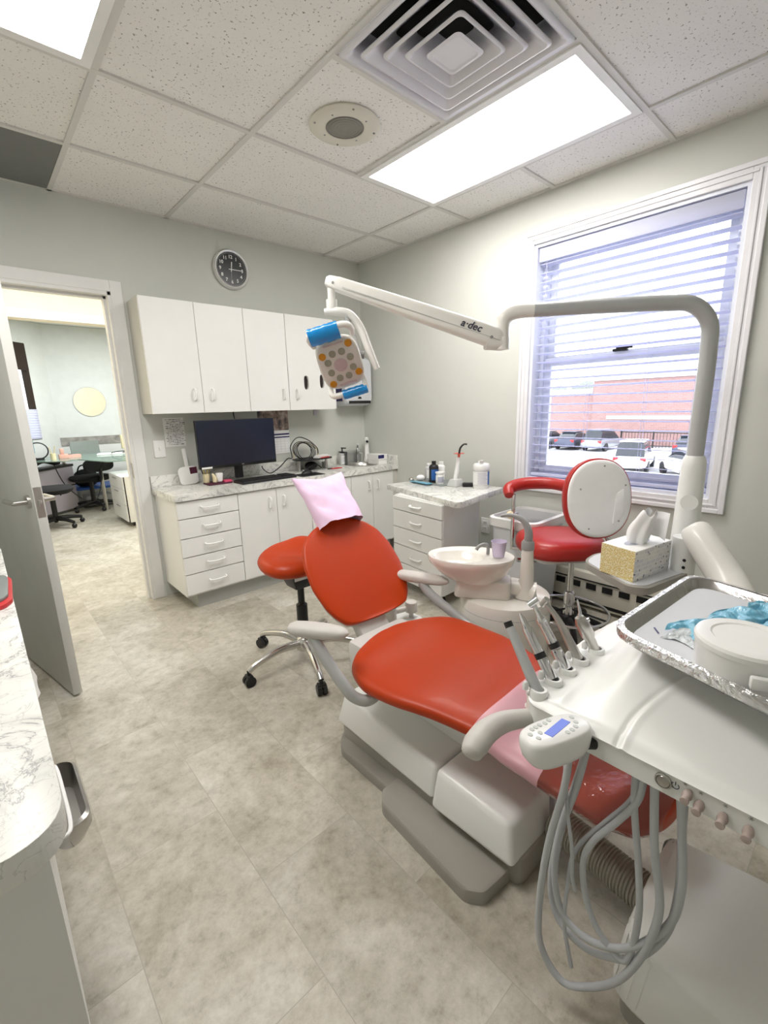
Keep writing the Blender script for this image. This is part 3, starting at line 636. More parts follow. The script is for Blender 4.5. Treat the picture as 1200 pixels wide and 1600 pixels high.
# hand mirror leaning on wall
t = thing('hand_mirror', 'large white hand mirror leaning against the backsplash by the switch', 'hand mirror', (-1.64, -.08, Z))
hm = Matrix.Translation((-1.665, -.075, Z + .003)) @ Matrix.Rotation(R(-5), 4, 'X') @ Matrix.Rotation(R(-3), 4, 'Y')
def xz(poly): return [(p[0], p[1]) for p in poly]
XZ = Matrix(((1, 0, 0, 0), (0, 0, -1, 0), (0, 1, 0, 0), (0, 0, 0, 1)))
g = G(hm @ XZ); g.prism(rpoly([(-.062, 0), (.062, 0), (.066, .125), (-.07, .125)], [.03, .03, .04, .04]), -.006, .006, .003); link('frame', g, 'white', t)
g = G(hm @ XZ); g.prism(rpoly([(-.012, .12), (.014, .12), (.012, .25), (-.012, .25)], [0, 0, .008, .008]), -.005, .005, .002); link('handle', g, 'white', t)
link('label', G(hm @ XZ).box(.012, .062, .07, .115, .0065, .0073), 'burgundy', t, False)
# desk caddy
t = thing('desk_caddy', 'small desk caddy holding pencils and sticky notes left of the monitor', 'desk organizer', (-1.52, -.2, Z))
link('tray', G().prism(rrect(-1.60, -1.43, -.25, -.13, .012), Z, Z + .012, .002), 'burgundy', t)
link('holder', G().box(-1.598, -1.568, -.18, -.14, Z + .012, Z + .075, .003), 'khaki', t)
link('pencils', G().tube([(-1.585, -.16, Z + .02), (-1.60, -.16, Z + .135)], .0035, 6).tube([(-1.575, -.17, Z + .02), (-1.578, -.172, Z + .13)], .0035, 6).tube([(-1.565, -.155, Z + .02), (-1.548, -.15, Z + .118)], .0035, 6), 'wood', t)
link('pen', G().tube([(-1.58, -.15, Z + .02), (-1.612, -.145, Z + .125)], .004, 6), 'black', t)
link('paper_bundle', G().tube([(-1.545, -.21, Z + .014), (-1.54, -.205, Z + .04), (-1.553, -.2, Z + .075)], [.014, .016, .006], 10), 'khaki', t)
link('tooth_model', G().frus(rrect(-1.523, -1.488, -.215, -.18, .012), rrect(-1.53, -1.48, -.22, -.175, .014), Z + .013, Z + .075, .006), 'white', t)
link('pink_note_block', G().box(-1.485, -1.435, -.245, -.195, Z + .012, Z + .024), 'pinkp', t, False)
# riser shelf with cables
t = thing('riser_shelf', 'small black glass shelf on grey tube legs with cables piled on it', 'shelf', (-.68, -.13, Z))
link('shelf_top', G().prism([(-.68 + .17 * se(2 * PI * k / 40, 3)[0], -.13 + .10 * se(2 * PI * k / 40, 3)[1]) for k in range(40)], .872, .882, .002), 'black', t)
for x, y in ((-.81, -.13), (-.565, -.16), (-.78, -.07)): link('leg', G().cyl((x, y, Z), (x, y, .872), .011, n=14), 'steel', t)
def coil(c, pts, r, lab):
    g = G(); g.tube([(c[0] + a, c[1] + b, c[2] + d) for a, b, d in pts], r, 6, sub=4)
    return solo('cable', g, 'black', lab, 'cable', origin=c)
def loops(n, rx, rz, tilt, j, seed):
    rr = random.Random(seed); P = []
    for k in range(n * 10 + 1):
        a = 2 * PI * k / 10; f = 1 + j * math.sin(k * .7 + seed); P.append((rx * f * math.cos(a), tilt * math.sin(a) - .01 + .002 * k / n, rz + rz * f * math.sin(a)))
    return P
coil((-.75, -.13, .887), loops(4, .085, .068, .03, .22, 2), .0035, 'black cable coiled upright on the small riser shelf')
tag(link('cable', G().tube([(-.60, -.10, .91), (-.61, -.10, .96), (-.70, -.11, 1.03), (-.79, -.10, 1.055), (-.86, -.10, .99), (-.865, -.12, .90), (-.93, -.16, .90), (-1.0, -.15, .84), (-1.07, -.13, .80), (-1.12, -.12, .83), (-1.13, -.11, .86)], .004, 8), 'black'), 'long black cable sweeping from the riser shelf to behind the monitor', 'cable')
tag(link('cable', G().tube([(-.83, -.09, .885), (-.82, -.08, .96), (-.76, -.07, 1.01), (-.68, -.07, 1.0), (-.60, -.08, .95), (-.60, -.1, .89)], .005, 8), 'khaki'), 'beige cable arched over the black coil on the riser shelf', 'cable')
g = G(); g.box(-.09, .09, -.03, .03, 0, .012, .003, Matrix.Rotation(R(20), 4, 'Z')).box(-.075, .07, -.025, .03, .012, .020, .002, Matrix.Rotation(R(28), 4, 'Z')); g.bm.transform(Matrix.Translation((-.60, -.15, .882)))
solo('folded_papers', g, 'white', 'white folded papers on the right end of the riser shelf', 'papers', origin=(-.60, -.15, .882))
solo('red_folder', G().prism([(-.66, -.225), (-.56, -.21), (-.53, -.12), (-.58, -.11)], .883, .888), 'redp', 'red slip poking out under the white papers on the riser shelf', 'folder', origin=(-.6, -.16, .883), smooth=False)
solo('card_terminal', G().box(-.545, -.505, -.10, -.06, Z, Z + .05, .004), 'palegr', 'little grey box standing on the worktop right of the riser shelf', 'device', origin=(-.525, -.08, Z))
g = G(); g.ball((-.69, -.12, Z + .035), (.06, .035, .035), None, 10); g.tube([(-.75, -.15, Z + .01), (-.70, -.17, Z + .05), (-.63, -.15, Z + .03), (-.6, -.13, Z + .01)], .005, 6)
solo('power_adapter', g, 'black', 'black adapter bundle under the riser shelf', 'adapter', origin=(-.69, -.12, Z))
solo('pen', G().tube([(-.575, -.235, Z + .005), (-.52, -.245, Z + .006), (-.47, -.255, Z + .005)], [.004, .006, .003], 8), 'redp', 'red pen lying on the worktop left of the sink', 'pen', origin=(-.52, -.245, Z))
solo('pen_sleeve', G().tube([(-.60, -.225, Z + .006), (-.56, -.235, Z + .006)], [.005, .007], 8), 'black', 'short black marker lying left of the red pen', 'marker', origin=(-.58, -.23, Z))
# soap bottle
t = thing('soap_bottle', 'clear soap bottle with a black pump and white label beside the sink', 'soap dispenser', (-.335, -.09, Z))
bx, by = -.335, -.085
link('bottle', G().prism(rrect(bx - .034, bx + .034, by - .022, by + .022, .014), Z, Z + .105, .004), 'palegr', t)
link('label', G().box(bx - .028, bx + .028, by - .0235, by - .022, Z + .012, Z + .085), 'white', t, False)
g = G()
for k in range(5): g.box(bx - .02, bx + (.012 if k % 2 else .018), by - .0242, by - .0236, Z + .03 + k * .009, Z + .0325 + k * .009)
link('label_print', g, 'labeltx', t, False)
g = G(); g.lathe([(.014, .105), (.014, .12), (.006, .122), (.006, .145), (.011, .147), (.011, .155), (.001, .156)], (bx, by, Z), 16); g.tube([(bx, by, Z + .15), (bx - .02, by - .01, Z + .152), (bx + .028, by - .02, Z + .148)][0::2], .005, 8); link('pump', g, 'black', t)
# boxes near the sink
b = thing('supply_box', 'white supply box with navy stripe stacked on another by the sink', 'box', (-.075, -.26, Z + .04), 0, 'white boxes stacked by the sink')
link('carton', G().box(-.125, -.02, -.33, -.17, Z + .0405, Z + .085, .002), 'white', b, False); link('navy_print', G().box(-.1265, -.060, -.3315, -.329, Z + .052, Z + .082), 'navy', b, False)
solo('supply_box', G().box(-.12, -.02, -.325, -.18, Z, Z + .040, .002), 'white', 'plain white box at the bottom of the stack by the sink', 'box', 'white boxes stacked by the sink', smooth=False, origin=(-.07, -.25, Z))
t = thing('electric_toothbrush', 'white handpiece on a charger stand in the worktop corner', 'toothbrush', (-.055, -.09, Z))
link('charger', G().lathe([(.034, 0), (.036, .01), (.024, .06), (.020, .14), (.018, .17)], (-.055, -.09, Z), 20), 'white', t)
link('handpiece', G().tube([(-.055, -.09, Z + .165), (-.056, -.092, Z + .205), (-.06, -.10, Z + .222)], [.016, .020, .014], 14), 'whitegl', t)
link('sensor', G().cyl((-.065, -.108, Z + .192), (-.078, -.128, Z + .190), .011, n=12), 'black', t)
solo('wall_hook', G().box(-.56, -.53, -.02, 0, 1.225, 1.268, .003), 'lilac', 'small lilac plastic clip on the wall under the wall cabinet', 'clip', origin=(-.545, 0, 1.225))
# ------------------------------------------------------------------ dental chair
t = thing('dental_chair', 'orange red dental patient chair reclined on a grey floor base in mid room', 'dental chair', (-1.72, -2.4, 0))
CH = t
# floor plate and plinth
link('floor_plate', G().loft(slab_rings(rpoly([(-1.72, -2.36), (-1.945, -2.36), (-1.983, -2.40), (-2.005, -2.75), (-1.975, -2.79), (-1.885, -2.80), (-1.72, -2.80)], [.02, .01, .02, .015, .015, .03, .02], 4), 0, .045, .012)), 'plate', t)
link('rear_plate', G().loft(slab_rings(rpoly([(-1.70, -2.0), (-1.80, -2.0), (-1.90, -2.07), (-1.925, -2.11), (-1.925, -2.37), (-1.70, -2.37)], [.02, .02, .02, .02, .01, .01], 4), 0, .040, .010)), 'plate', t)
link('plinth', G().prism(rpoly([(-1.88, -2.05), (-1.87, -2.83), (-1.69, -2.835), (-1.45, -2.70), (-1.42, -2.05)], .03, 4), .0, .085, .006), 'plate', t)
# lift covers
A0 = [(-1.885, -2.03), (-1.893, -2.535), (-1.42, -2.535), (-1.42, -2.03)]
link('rear_cover', G().frus(A0, [(-1.865, -2.06), (-1.875, -2.535), (-1.44, -2.535), (-1.44, -2.06)], .085, [.215, .195, .20, .22], .016, seg=4), 'shell', t)
link('front_cover', G().frus([(-1.905, -2.535), (-1.897, -2.822), (-1.705, -2.83), (-1.47, -2.70), (-1.45, -2.535)], [(-1.885, -2.545), (-1.875, -2.795), (-1.715, -2.80), (-1.49, -2.68), (-1.47, -2.545)], .072, [.205, .185, .185, .19, .205], .018, seg=4), 'shell', t)
link('lift_arm', G().frus([(-1.74, -2.10), (-1.74, -2.62), (-1.48, -2.62), (-1.48, -2.10)], [(-1.76, -2.12), (-1.76, -2.55), (-1.44, -2.55), (-1.44, -2.12)], .18, .325, .02), 'shell', t)
# seat: lofted along y
XC = [(-3.15, -1.65), (-2.6, -1.645), (-2.1, -1.655)]
Wd = [(-3.115, .02), (-3.105, .09), (-3.07, .155), (-3.0, .195), (-2.85, .213), (-2.70, .222), (-2.58, .245), (-2.42, .29), (-2.28, .302), (-2.19, .272), (-2.13, .20), (-2.095, .11), (-2.083, .02)]
TZ = [(-3.12, .345), (-3.0, .362), (-2.8, .392), (-2.66, .425), (-2.5, .433), (-2.3, .425), (-2.18, .435), (-2.08, .425)]
TH = [(-3.12, .05), (-2.9, .058), (-2.6, .075), (-2.2, .09), (-2.08, .07)]
def seat_ring(y, grow=0, dz=0, th=None, y_off=0, e=2.6):
    w = lint(Wd, y) + grow; xc = lint(XC, y); z = interp(TZ, y) + dz; h = (lint(TH, y) if th is None else th) / 2
    out = []
    for k in range(40):
        cx_, cz_ = se(2 * PI * k / 40, e); dish = .010 * (1 - cx_ * cx_) if cz_ > 0 else 0
        out.append((xc + w * cx_, y + y_off, z - h + h * cz_ - dish * (1 if y > -2.62 else .3) + (.006 if cz_ > 0 else 0)))
    return out
ys = [-3.115, -3.105, -3.09, -3.07, -3.04, -3.0] + [-2.95 + .04 * k for k in range(17)] + [-2.27, -2.23, -2.19, -2.16, -2.13, -2.11, -2.095, -2.083]
g = G(); g.loft([seat_ring(y) for y in ys]); so = link('seat', g, 'orange', t, mods=lambda o: o.modifiers.new('s', 'SUBSURF').__setattr__('levels', 1), ang=70)
g = G(); g.loft([[(p[0], p[1], p[2]) for p in seat_ring(y, -.055, -.05, .055)] for y in ys if -2.55 < y < -2.12]); link('seat_shell', g, 'shell', t)
# clear cover and pink bib over the foot end
def skin(y0, y1, ny, off, drop, nm, m_):
    def f(u, v):
        y = y0 + (y1 - y0) * v; w = lint(Wd, y) + off; xc = lint(XC, y); h = lint(TH, y) / 2; z = interp(TZ, y)
        a = R(180 - (180 + 2 * drop) * u + drop); cx_, cz_ = se(a, 2.6)
        return (xc + w * cx_, y, z - h + (h + off) * cz_ + (.004 if cz_ > 0 else 0) + .002 * math.sin(y * 40 + cx_ * 6))
    link(nm, G().grid(f, 36, ny), m_, t)
skin(-3.105, -2.80, 24, .005, 45, 'foot_cover', 'plastic'); skin(-2.86, -2.665, 12, .0065, 12, 'paper_bib', 'pinkpaper')
# backrest: tilted 50 degrees
ta = R(50); B0 = Vector((-1.575, -1.97, .42)); bd = Vector((0, math.cos(ta), math.sin(ta))); bn = Vector((0, -math.sin(ta), math.cos(ta)))
BM = Matrix(((1, 0, 0, B0.x), (0, bd.y, bn.y, B0.y), (0, bd.z, bn.z, B0.z), (0, 0, 0, 1)))  # local (x, along, normal)
BW = [(-.006, .02), (0.0, .13), (.012, .172), (.05, .205), (.1, .23), (.2, .25), (.30, .243), (.38, .215), (.43, .17), (.462, .115), (.478, .05), (.482, .01)]
def back_ring(v, grow=0, n0=0, th=.055, dish=.016, e=3):
    w = max(.004, lint(BW, v) + grow); out = []
    for k in range(40):
        a, b = se(2 * PI * k / 40, e); hh = th / 2
        out.append((w * a, v, n0 - hh + hh * b + (dish * (a * a - 1) * min(1, w / .2) * .9 if b > 0 else 0)))
    return out
vs = [-.006, 0, .006, .012, .03, .05, .075, .1, .13, .165, .2, .235, .27, .3, .34, .38, .405, .43, .447, .462, .472, .478, .482]
g = G(BM); g.loft([back_ring(v) for v in vs]); link('backrest', g, 'orange', t, mods=lambda o: o.modifiers.new('s', 'SUBSURF').__setattr__('levels', 1), ang=70)
g = G(BM); g.loft([back_ring(v, -.028, -.048, .05, 0) for v in vs[2:-2]]); link('back_shell', g, 'shell2', t)
link('back_bracket', G(BM).box(-.12, .035, -.12, .10, -.085, -.03, .012), 'shell2', t)
link('hinge_block', G().box(-1.78, -1.48, -2.13, -1.98, .22, .375, .02), 'shell2', t)
link('headrest_bar', G(BM).box(-.045, .045, .40, .60, -.075, -.055, .006), 'steel', t)
# headrest cushion under its paper cover
g = G(BM)
def hr_ring(v, w, h, n0): return [(.012 + w * se(2 * PI * k / 40, 3)[0], v, n0 + h * se(2 * PI * k / 40, 3)[1]) for k in range(40)]
g.loft([hr_ring(v, w, h, .0) for v, w, h in ((.475, .05, .012), (.48, .10, .024), (.50, .10, .022), (.56, .105, .025), (.62, .10, .022), (.64, .085, .014), (.645, .05, .01))]); link('headrest', g, 'orange', t)
def hc(u, v):
    a = 2 * PI * u; vv = .445 + .262 * v; w = .120 + .022 * v - .010 * math.sin(PI * v); h = .040 * (1 - v) ** .5 + .012
    cx_, cz_ = se(a, 3.2); q = Vector((w * cx_, vv, h * cz_)); nz = noise.noise(Vector((q.x * 14, vv * 16, q.z * 20))); n2 = noise.noise(Vector((q.x * 40 + 5, vv * 30, 3)))
    corner = .010 * (abs(cx_) ** 3) * (v ** 4)
    return (.016 + q.x * (1 + .03 * nz), vv + corner + (.006 * n2 if v < .05 else 0) - (.02 * (1 - abs(cx_)) * v ** 6), q.z + .010 * nz + .003 * n2)
link('paper_cover', G(BM).grid(hc, 56, 26), 'paper', t)
# armrests
def arm(pad0, pad1, pts, flip=1):
    p0, p1 = Vector(pad0), Vector(pad1); d_ = (p1 - p0).normalized(); s_ = d_.cross(Vector((0, 0, 1)))
    L = (p1 - p0).length; rings = []
    for q, w, h in ((0, .006, .004), (.02, .022, .014), (.10, .033, .021), (.3, .036, .024), (.6, .036, .024), (.85, .030, .020), (.96, .020, .012), (1, .005, .004)):
        c = p0 + d_ * L * q; rings.append([c + s_ * w * se(2 * PI * k / 20, 2.4)[0] + Vector((0, 0, 1)) * h * se(2 * PI * k / 20, 2.4)[1] for k in range(20)])
    a = link('armrest', G().loft(rings), 'pad', t)
    link('arm_tube', G().tube(pts, [.018] * (len(pts)), 14, flat=1.25), 'tube', a)
arm((-2.062, -2.035, .553), (-1.942, -2.212, .550), [(-2.02, -2.115, .54), (-2.01, -2.155, .48), (-1.985, -2.235, .385), (-1.965, -2.262, .348), (-1.93, -2.29, .335), (-1.88, -2.30, .355)])
arm((-1.375, -1.84, .508), (-1.272, -2.085, .503), [(-1.335, -1.975, .49), (-1.322, -2.02, .44), (-1.29, -2.16, .36), (-1.285, -2.24, .335), (-1.33, -2.29, .33), (-1.42, -2.31, .345)])
# ------------------------------------------------------------------ doctor's stool behind the chair
def five_star(t, c, r, z0, m_, n0=0, casr=.026):
    g = G(); g.lathe([(.03, .0), (.042, .01), (.042, .05), (.03, .07), (.022, .075)], (c[0], c[1], z0 - .03), 24); link('hub', g, m_, t)
    for k in range(5):
        a = R(n0 + 72 * k); d_ = Vector((math.cos(a), math.sin(a), 0)); s_ = Vector((-d_.y, d_.x, 0)); e = Vector((c[0], c[1], 0)) + d_ * r
        lg = link('leg', G().tube([Vector((c[0], c[1], z0 + .01)) + d_ * .02, Vector((c[0], c[1], z0 + .02)) + d_ * r * .45, Vector((c[0], c[1], z0 - .005)) + d_ * r * .85, Vector((e.x, e.y, z0 - .028))], [.022, .018, .015, .014], 12), m_, t)
        cs = G(); 
        for sg in (-1, 1): cs.cyl(e + s_ * sg * .004 + Vector((0, 0, casr)), e + s_ * sg * .022 + Vector((0, 0, casr)), casr, n=18)
        cs.cyl(e + Vector((0, 0, casr)), e + Vector((0, 0, z0 - .02)), .008, n=10); cs.box(-.014, .014, -.02, .02, casr + .008, casr * 2 + .006, .004, m=Matrix.Translation(e) @ Matrix.Rotation(a, 4, 'Z'))
        link('caster', cs, 'black', lg)
t = thing('doctor_stool', 'orange saddle stool on a polished five leg base behind the patient chair', 'stool', (-1.66, -1.45, 0))
c = (-1.66, -1.45)
five_star(t, c, .31, .10, 'alum', 35)
link('gas_lift', G().cyl((c[0], c[1], .12), (c[0], c[1], .23), .024, n=20), 'chrome', t)
link('lift_sleeve', G().lathe([(.026, .21), (.028, .22), (.028, .32), (.022, .325), (.017, .33), (.017, .44)], (c[0], c[1], 0), 20), 'black', t)
link('seat_mechanism', G().frus([(c[0] - .05, c[1] - .045), (c[0] + .06, c[1] - .045), (c[0] + .06, c[1] + .045), (c[0] - .05, c[1] + .045)], [(c[0] - .08, c[1] - .07), (c[0] + .09, c[1] - .07), (c[0] + .09, c[1] + .07), (c[0] - .08, c[1] + .07)], .42, .50, .006).tube([(c[0] + .05, c[1] - .04, .45), (c[0] + .14, c[1] - .08, .45)], .008, 8), 'black', t)
def saddle(u, v):
    a = 2 * PI * u; lo = PI * (v - .5)
    cx_, cy_ = se(a, 2.5); X = .185 * cx_ * math.cos(lo) ** .45; Y = .15 * cy_ * math.cos(lo) ** .45; th = .048 * math.sin(lo)
    lift = .075 * max(0, (Y + X * .5) / .25) ** 2 + .030 * (Y / .17) * (1 if Y > 0 else .2); dip = -.022 * math.exp(-((X - .03) / .05) ** 2) * (1 if Y < .02 else .3)
    return (c[0] - .01 + X, c[1] + Y, .552 + th + lift + (dip if th > 0 else 0))
g = G(); g.grid(saddle, 48, 20); bmesh.ops.remove_doubles(g.bm, verts=g.bm.verts, dist=.0008); link('seat', g, 'orange', t, ang=80)
link('label', G().box(c[0] - .07, c[0] + .01, c[1] - .0735, c[1] - .069, .478, .498), 'white', t, False)

# ------------------------------------------------------------------ assistant stool by the window
t = thing('assistant_stool', 'red assistant stool with round white backed rest, chrome foot ring and curved arm', 'stool', (-.47, -2.27, 0))
c = (-.47, -2.27)
five_star(t, c, .215, .10, 'black', 0, .022)
link('column', G().lathe([(.028, .10), (.030, .26), (.026, .27), (.016, .275), (.016, .46)], (c[0], c[1], 0), 20), 'chrome', t)
g = G(); g.torus((c[0], c[1], .155), .205, .008, 56, 10); link('foot_ring', g, 'chrome', t)
g = G()
for k in range(3): a = R(30 + 120 * k); g.cyl((c[0], c[1], .17), (c[0] + .205 * math.cos(a), c[1] + .205 * math.sin(a), .16), .006, n=8)
link('ring_spoke', g, 'black', t)
sm = Matrix.Translation((-.485, -2.20, .505)) @ Matrix.Rotation(R(-38), 4, 'Z')
g = G(sm); g.loft([[(.215 * w * se(2 * PI * k / 44, 3)[0], .205 * w * se(2 * PI * k / 44, 3)[1], z) for k in range(44)] for z, w in ((-.012, .90), (-.008, .97), (.015, 1.0), (.045, .99), (.068, .93), (.080, .80), (.083, .5), (.082, .05))]); link('seat', g, 'red', t, ang=70)
link('seat_pan', G(sm).prism(rrect(-.17, .17, -.17, .17, .06), -.03, -.012, .004), 'shell2', t)
link('side_bar', G().tube([(-.47, -2.22, .455), (-.58, -2.13, .445), (-.67, -2.06, .45)], .012, 10).tube([(-.45, -2.27, .46), (-.42, -2.42, .455), (-.50, -2.50, .52), (-.565, -2.455, .68)], .012, 10), 'chrome', t)
# round back: disc facing away from the camera, white shell towards it
bc = Vector((-.585, -2.43, .825)); fd = Vector((-.56, -.76, .14)).normalized()   # shell normal
bu = Vector((0, 0, 1)); bu = (bu - fd * bu.dot(fd)).normalized(); br_ = bu.cross(fd)
DM = Matrix(((br_.x, bu.x, fd.x, bc.x), (br_.y, bu.y, fd.y, bc.y), (br_.z, bu.z, fd.z, bc.z), (0, 0, 0, 1)))
g = G(DM); g.loft([[(.162 * w * se(2 * PI * k / 48, 2.25)[0], .188 * w * se(2 * PI * k / 48, 2.25)[1], z) for k in range(48)] for z, w in ((.0, .97), (.008, .985), (.014, .96), (.018, .90), (.020, .5), (.020, .02))]); sh = link('back_shell', g, 'whitegl', t, ang=60)
g = G(DM)
for x, y in ((.02, .155), (-.10, .05), (-.06, -.14), (.09, -.11), (.125, .06)): g.cyl((x, y, .0165), (x, y, .0195), .0045, n=10)
link('screws', g, 'neck', sh)
link('raised_panel', G(DM).prism(rpoly([(.055, -.13), (.12, -.08), (.12, .05), (.075, .02)], .02), .012, .0215, .003), 'whitegl', sh)
g = G(DM); g.loft([[(.168 * w * se(2 * PI * k / 48, 2.25)[0], .194 * w * se(2 * PI * k / 48, 2.25)[1], z) for k in range(48)] for z, w in ((.004, .95), (.002, .99), (-.014, 1.0), (-.036, .98), (-.048, .92), (-.060, .7), (-.062, .02))]); link('back_cushion', g, 'red', t, ang=70)
link('body_arm', G().tube([(-.50, -2.36, .82), (-.38, -2.22, .82), (-.33, -2.06, .825), (-.39, -1.93, .82), (-.48, -1.88, .80), (-.525, -1.905, .765)], [.030, .032, .034, .036, .036, .024], 18), 'red', t)
link('arm_post', G().cyl((-.50, -1.92, .44), (-.50, -1.92, .77), .011, n=14).cyl((-.475, -1.905, .45), (-.475, -1.905, .78), .007, n=10).box(-.53, -.47, -1.94, -1.89, .645, .665, .004).tube([(-.50, -1.92, .45), (-.49, -2.0, .455), (-.48, -2.1, .46)], .011, 10), 'chrome', t)
link('adjust_knob', G().cyl((-.54, -1.925, .66), (-.57, -1.945, .66), .022, .018, n=8), 'khaki', t)

# ------------------------------------------------------------------ mobile cart
t = thing('mobile_cart', 'white five drawer rolling cart with a marble laminate top', 'cart', (-.45, -1.3, 0))
T0 = rpoly([(-.54, -.88), (-.715, -1.69), (-.115, -1.60), (-.235, -.93)], [.02, .055, .02, .02], 5)
link('top', G().prism(T0, .685, .722, .002), 'marble', t)
BP = [(-.637, -1.07), (-.687, -1.555), (-.305, -1.54), (-.255, -1.06)]
link('body', G().prism(BP, .085, .686), 'cab', t, False)
fv = Vector((BP[1][0] - BP[0][0], BP[1][1] - BP[0][1], 0)); fl = fv.length; fv.normalize(); fn = Vector((fv.y, -fv.x, 0)); fn = -fn if fn.x > 0 else fn
FM = Matrix(((fv.x, fn.x, 0, BP[0][0]), (fv.y, fn.y, 0, BP[0][1]), (0, 0, 1, 0), (0, 0, 0, 1)))   # local x along the front, y outwards
zs = [.684, .588, .466, .341, .214, .085]
for k in range(5):
    dr = link('drawer', G(FM).box(.001, fl - .001, .001, .018, zs[k + 1] + .003, zs[k] - .003, .001), 'cab', t, False)
    zc = (zs[k] + zs[k + 1]) / 2 + .002
    link('handle', G(FM).tube([(fl / 2 - .05, .018, zc), (fl / 2 - .044, .036, zc - .002), (fl / 2, .04, zc - .004), (fl / 2 + .044, .036, zc - .002), (fl / 2 + .05, .018, zc)], .0065, 8), 'white', dr)
for x, y in ((-.615, -1.11), (-.645, -1.50), (-.33, -1.50), (-.30, -1.11)):
    g = G(); g.box(x - .022, x + .022, y - .022, y + .022, .075, .085).box(x - .008, x - .004, y - .018, y + .014, .03, .078).box(x + .012, x + .016, y - .018, y + .014, .03, .078)
    cs = link('caster', g, 'steel', t, False); link('wheel', G().cyl((x - .004, y, .032), (x + .012, y, .032), .032, n=24), 'black', cs)
# things on the cart
zt = .722
t = thing('wipes_canister', 'large white wipes canister with blue label on the cart corner nearest the window', 'wipes canister', (-.235, -1.50, zt))
wc = (-.235, -1.50, zt)
link('tub', G().lathe([(.050, 0), (.053, .004), (.053, .125), (.051, .128)], wc, 40), 'whitegl', t)
def arc_label(a0, a1, z0, z1, r): return G().grid(lambda u, v: (wc[0] + r * math.cos(R(a0 + (a1 - a0) * u)), wc[1] + r * math.sin(R(a0 + (a1 - a0) * u)), wc[2] + z0 + (z1 - z0) * v), 20, 1)
link('label', arc_label(120, 290, .028, .118, .0537), 'paper_white' if 'paper_white' in M else 'white', t); link('blue_band', arc_label(268, 312, .028, .118, .0541), 'labelb', t)
g = G()
for k in range(9): g.bm, _ = (g.add(arc_label(190 + 3 * (k % 2), 262 - 6 * (k % 3), .036 + k * .009, .039 + k * .009, .0542).bm), 0)[0].bm, 0
link('label_print', g, 'labeltx', t)
link('lid_seam', G().torus((wc[0], wc[1], wc[2] + .122), .0535, .0012, 44, 5).torus((wc[0], wc[1], wc[2] + .026), .0535, .0007, 44, 5), 'neck', t)
link('lid', G().lathe([(.054, .128), (.055, .132), (.055, .158), (.048, .168), (.02, .172), (.001, .172)], wc, 40).box(-.012, .012, -.045, .02, .0, .006, .002, m=Matrix.Translation((wc[0] - .01, wc[1] - .005, zt + .178)) @ Matrix.Rotation(R(-50), 4, 'Z') @ Matrix.Rotation(R(-18), 4, 'X')).lathe([(.02, .17), (.016, .185), (.001, .19)], (wc[0] - .01, wc[1], zt), 16), 'whitegl', t)
t = thing('curing_light', 'white curing light with orange shield standing in its grey charger on the cart', 'curing light', (-.275, -1.31, zt))
q = (-.275, -1.31)
link('charger', G().frus(rrect(q[0] - .055, q[0] + .06, q[1] - .05, q[1] + .045, .02), rrect(q[0] - .035, q[0] + .04, q[1] - .035, q[1] + .03, .015), zt, zt + .05, .006), 'palegr', t)
link('body', G().tube([(q[0], q[1], zt + .045), (q[0] + .01, q[1] - .004, zt + .10), (q[0] + .02, q[1] - .01, zt + .20)], [.016, .018, .013], 14), 'whitegl', t)
link('shield', G().lathe([(.001, 0), (.035, .004), (.036, .007), (.001, .004)], (q[0] + .024, q[1] - .012, zt + .222), 20, sx=1.15).lathe([(.006, -.03), (.011, 0)], (q[0] + .023, q[1] - .012, zt + .222), 10), 'orangeclear', t)
link('light_tip', G().tube([(q[0] + .024, q[1] - .012, zt + .215), (q[0] + .032, q[1] - .014, zt + .26), (q[0] + .05, q[1] - .03, zt + .288), (q[0] + .068, q[1] - .045, zt + .288)], [.007, .007, .006, .006], 10), 'black', t)
def bottle(name, lab, x, y, r, h, m_, capm, label=None, neck=.4, z=zt + .006):
    t = thing(name, lab, 'bottle', (x, y, z))
    link('body', G().lathe([(r * .96, 0), (r, .004), (r, h * .72), (r * .85, h * .8), (r * neck, h * .86), (r * neck, h * .9)], (x, y, z), 28), m_, t)
    link('cap', G().lathe([(r * neck * 1.15, h * .88), (r * neck * 1.15, h), (.001, h)], (x, y, z), 20), capm, t)
    if label: link('label', G().grid(lambda u, v: (x + (r + .0006) * math.cos(R(190 + 100 * u)), y + (r + .0006) * math.sin(R(190 + 100 * u)), z + h * (.12 + .5 * v)), 16, 1), label, t)
    return t
bottle('etchant_bottle', 'tall black bottle with black cap among the jars on the cart', -.27, -1.105, .035, .155, 'black', 'black', 'labelb')
bottle('clear_bottle', 'pale bottle with white cap left of the black bottle on the cart', -.21, -1.0, .028, .125, 'palegr', 'white', 'white', .5)
bottle('small_jar', 'squat white jar right of the black bottle on the cart', -.295, -1.185, .030, .085, 'white', 'whitegl', 'labeltx', .95)
bottle('white_flask', 'white rounded flask standing behind the black bottle on the cart', -.17, -1.09, .030, .14, 'white', 'white', None, .5)
solo('metal_tray', G().prism(rrect(-.36, -.12, -1.26, -.95, .03), zt, zt + .006, .002), 'slate', 'flat grey metal tray under the bottles on the cart', 'tray', origin=(-.24, -1.1, zt))
solo('syringe_packet', G(Matrix.Translation((-.365, -1.06, zt)) @ Matrix.Rotation(R(84), 4, 'Z')).box(-.10, .10, -.022, .022, .006, .013, .003).box(-.11, .06, -.012, .03, .012, .017, .002), 'pouch', 'blue syringe packet lying at the front edge of the cart top', 'packet', origin=(-.365, -1.06, zt))
solo('cotton_wad', G().ball((-.275, -.975, zt + .026), (.034, .03, .022), None, 10), 'tissue', 'white cotton wad at the back left corner of the cart top', 'cotton', origin=(-.275, -.975, zt))
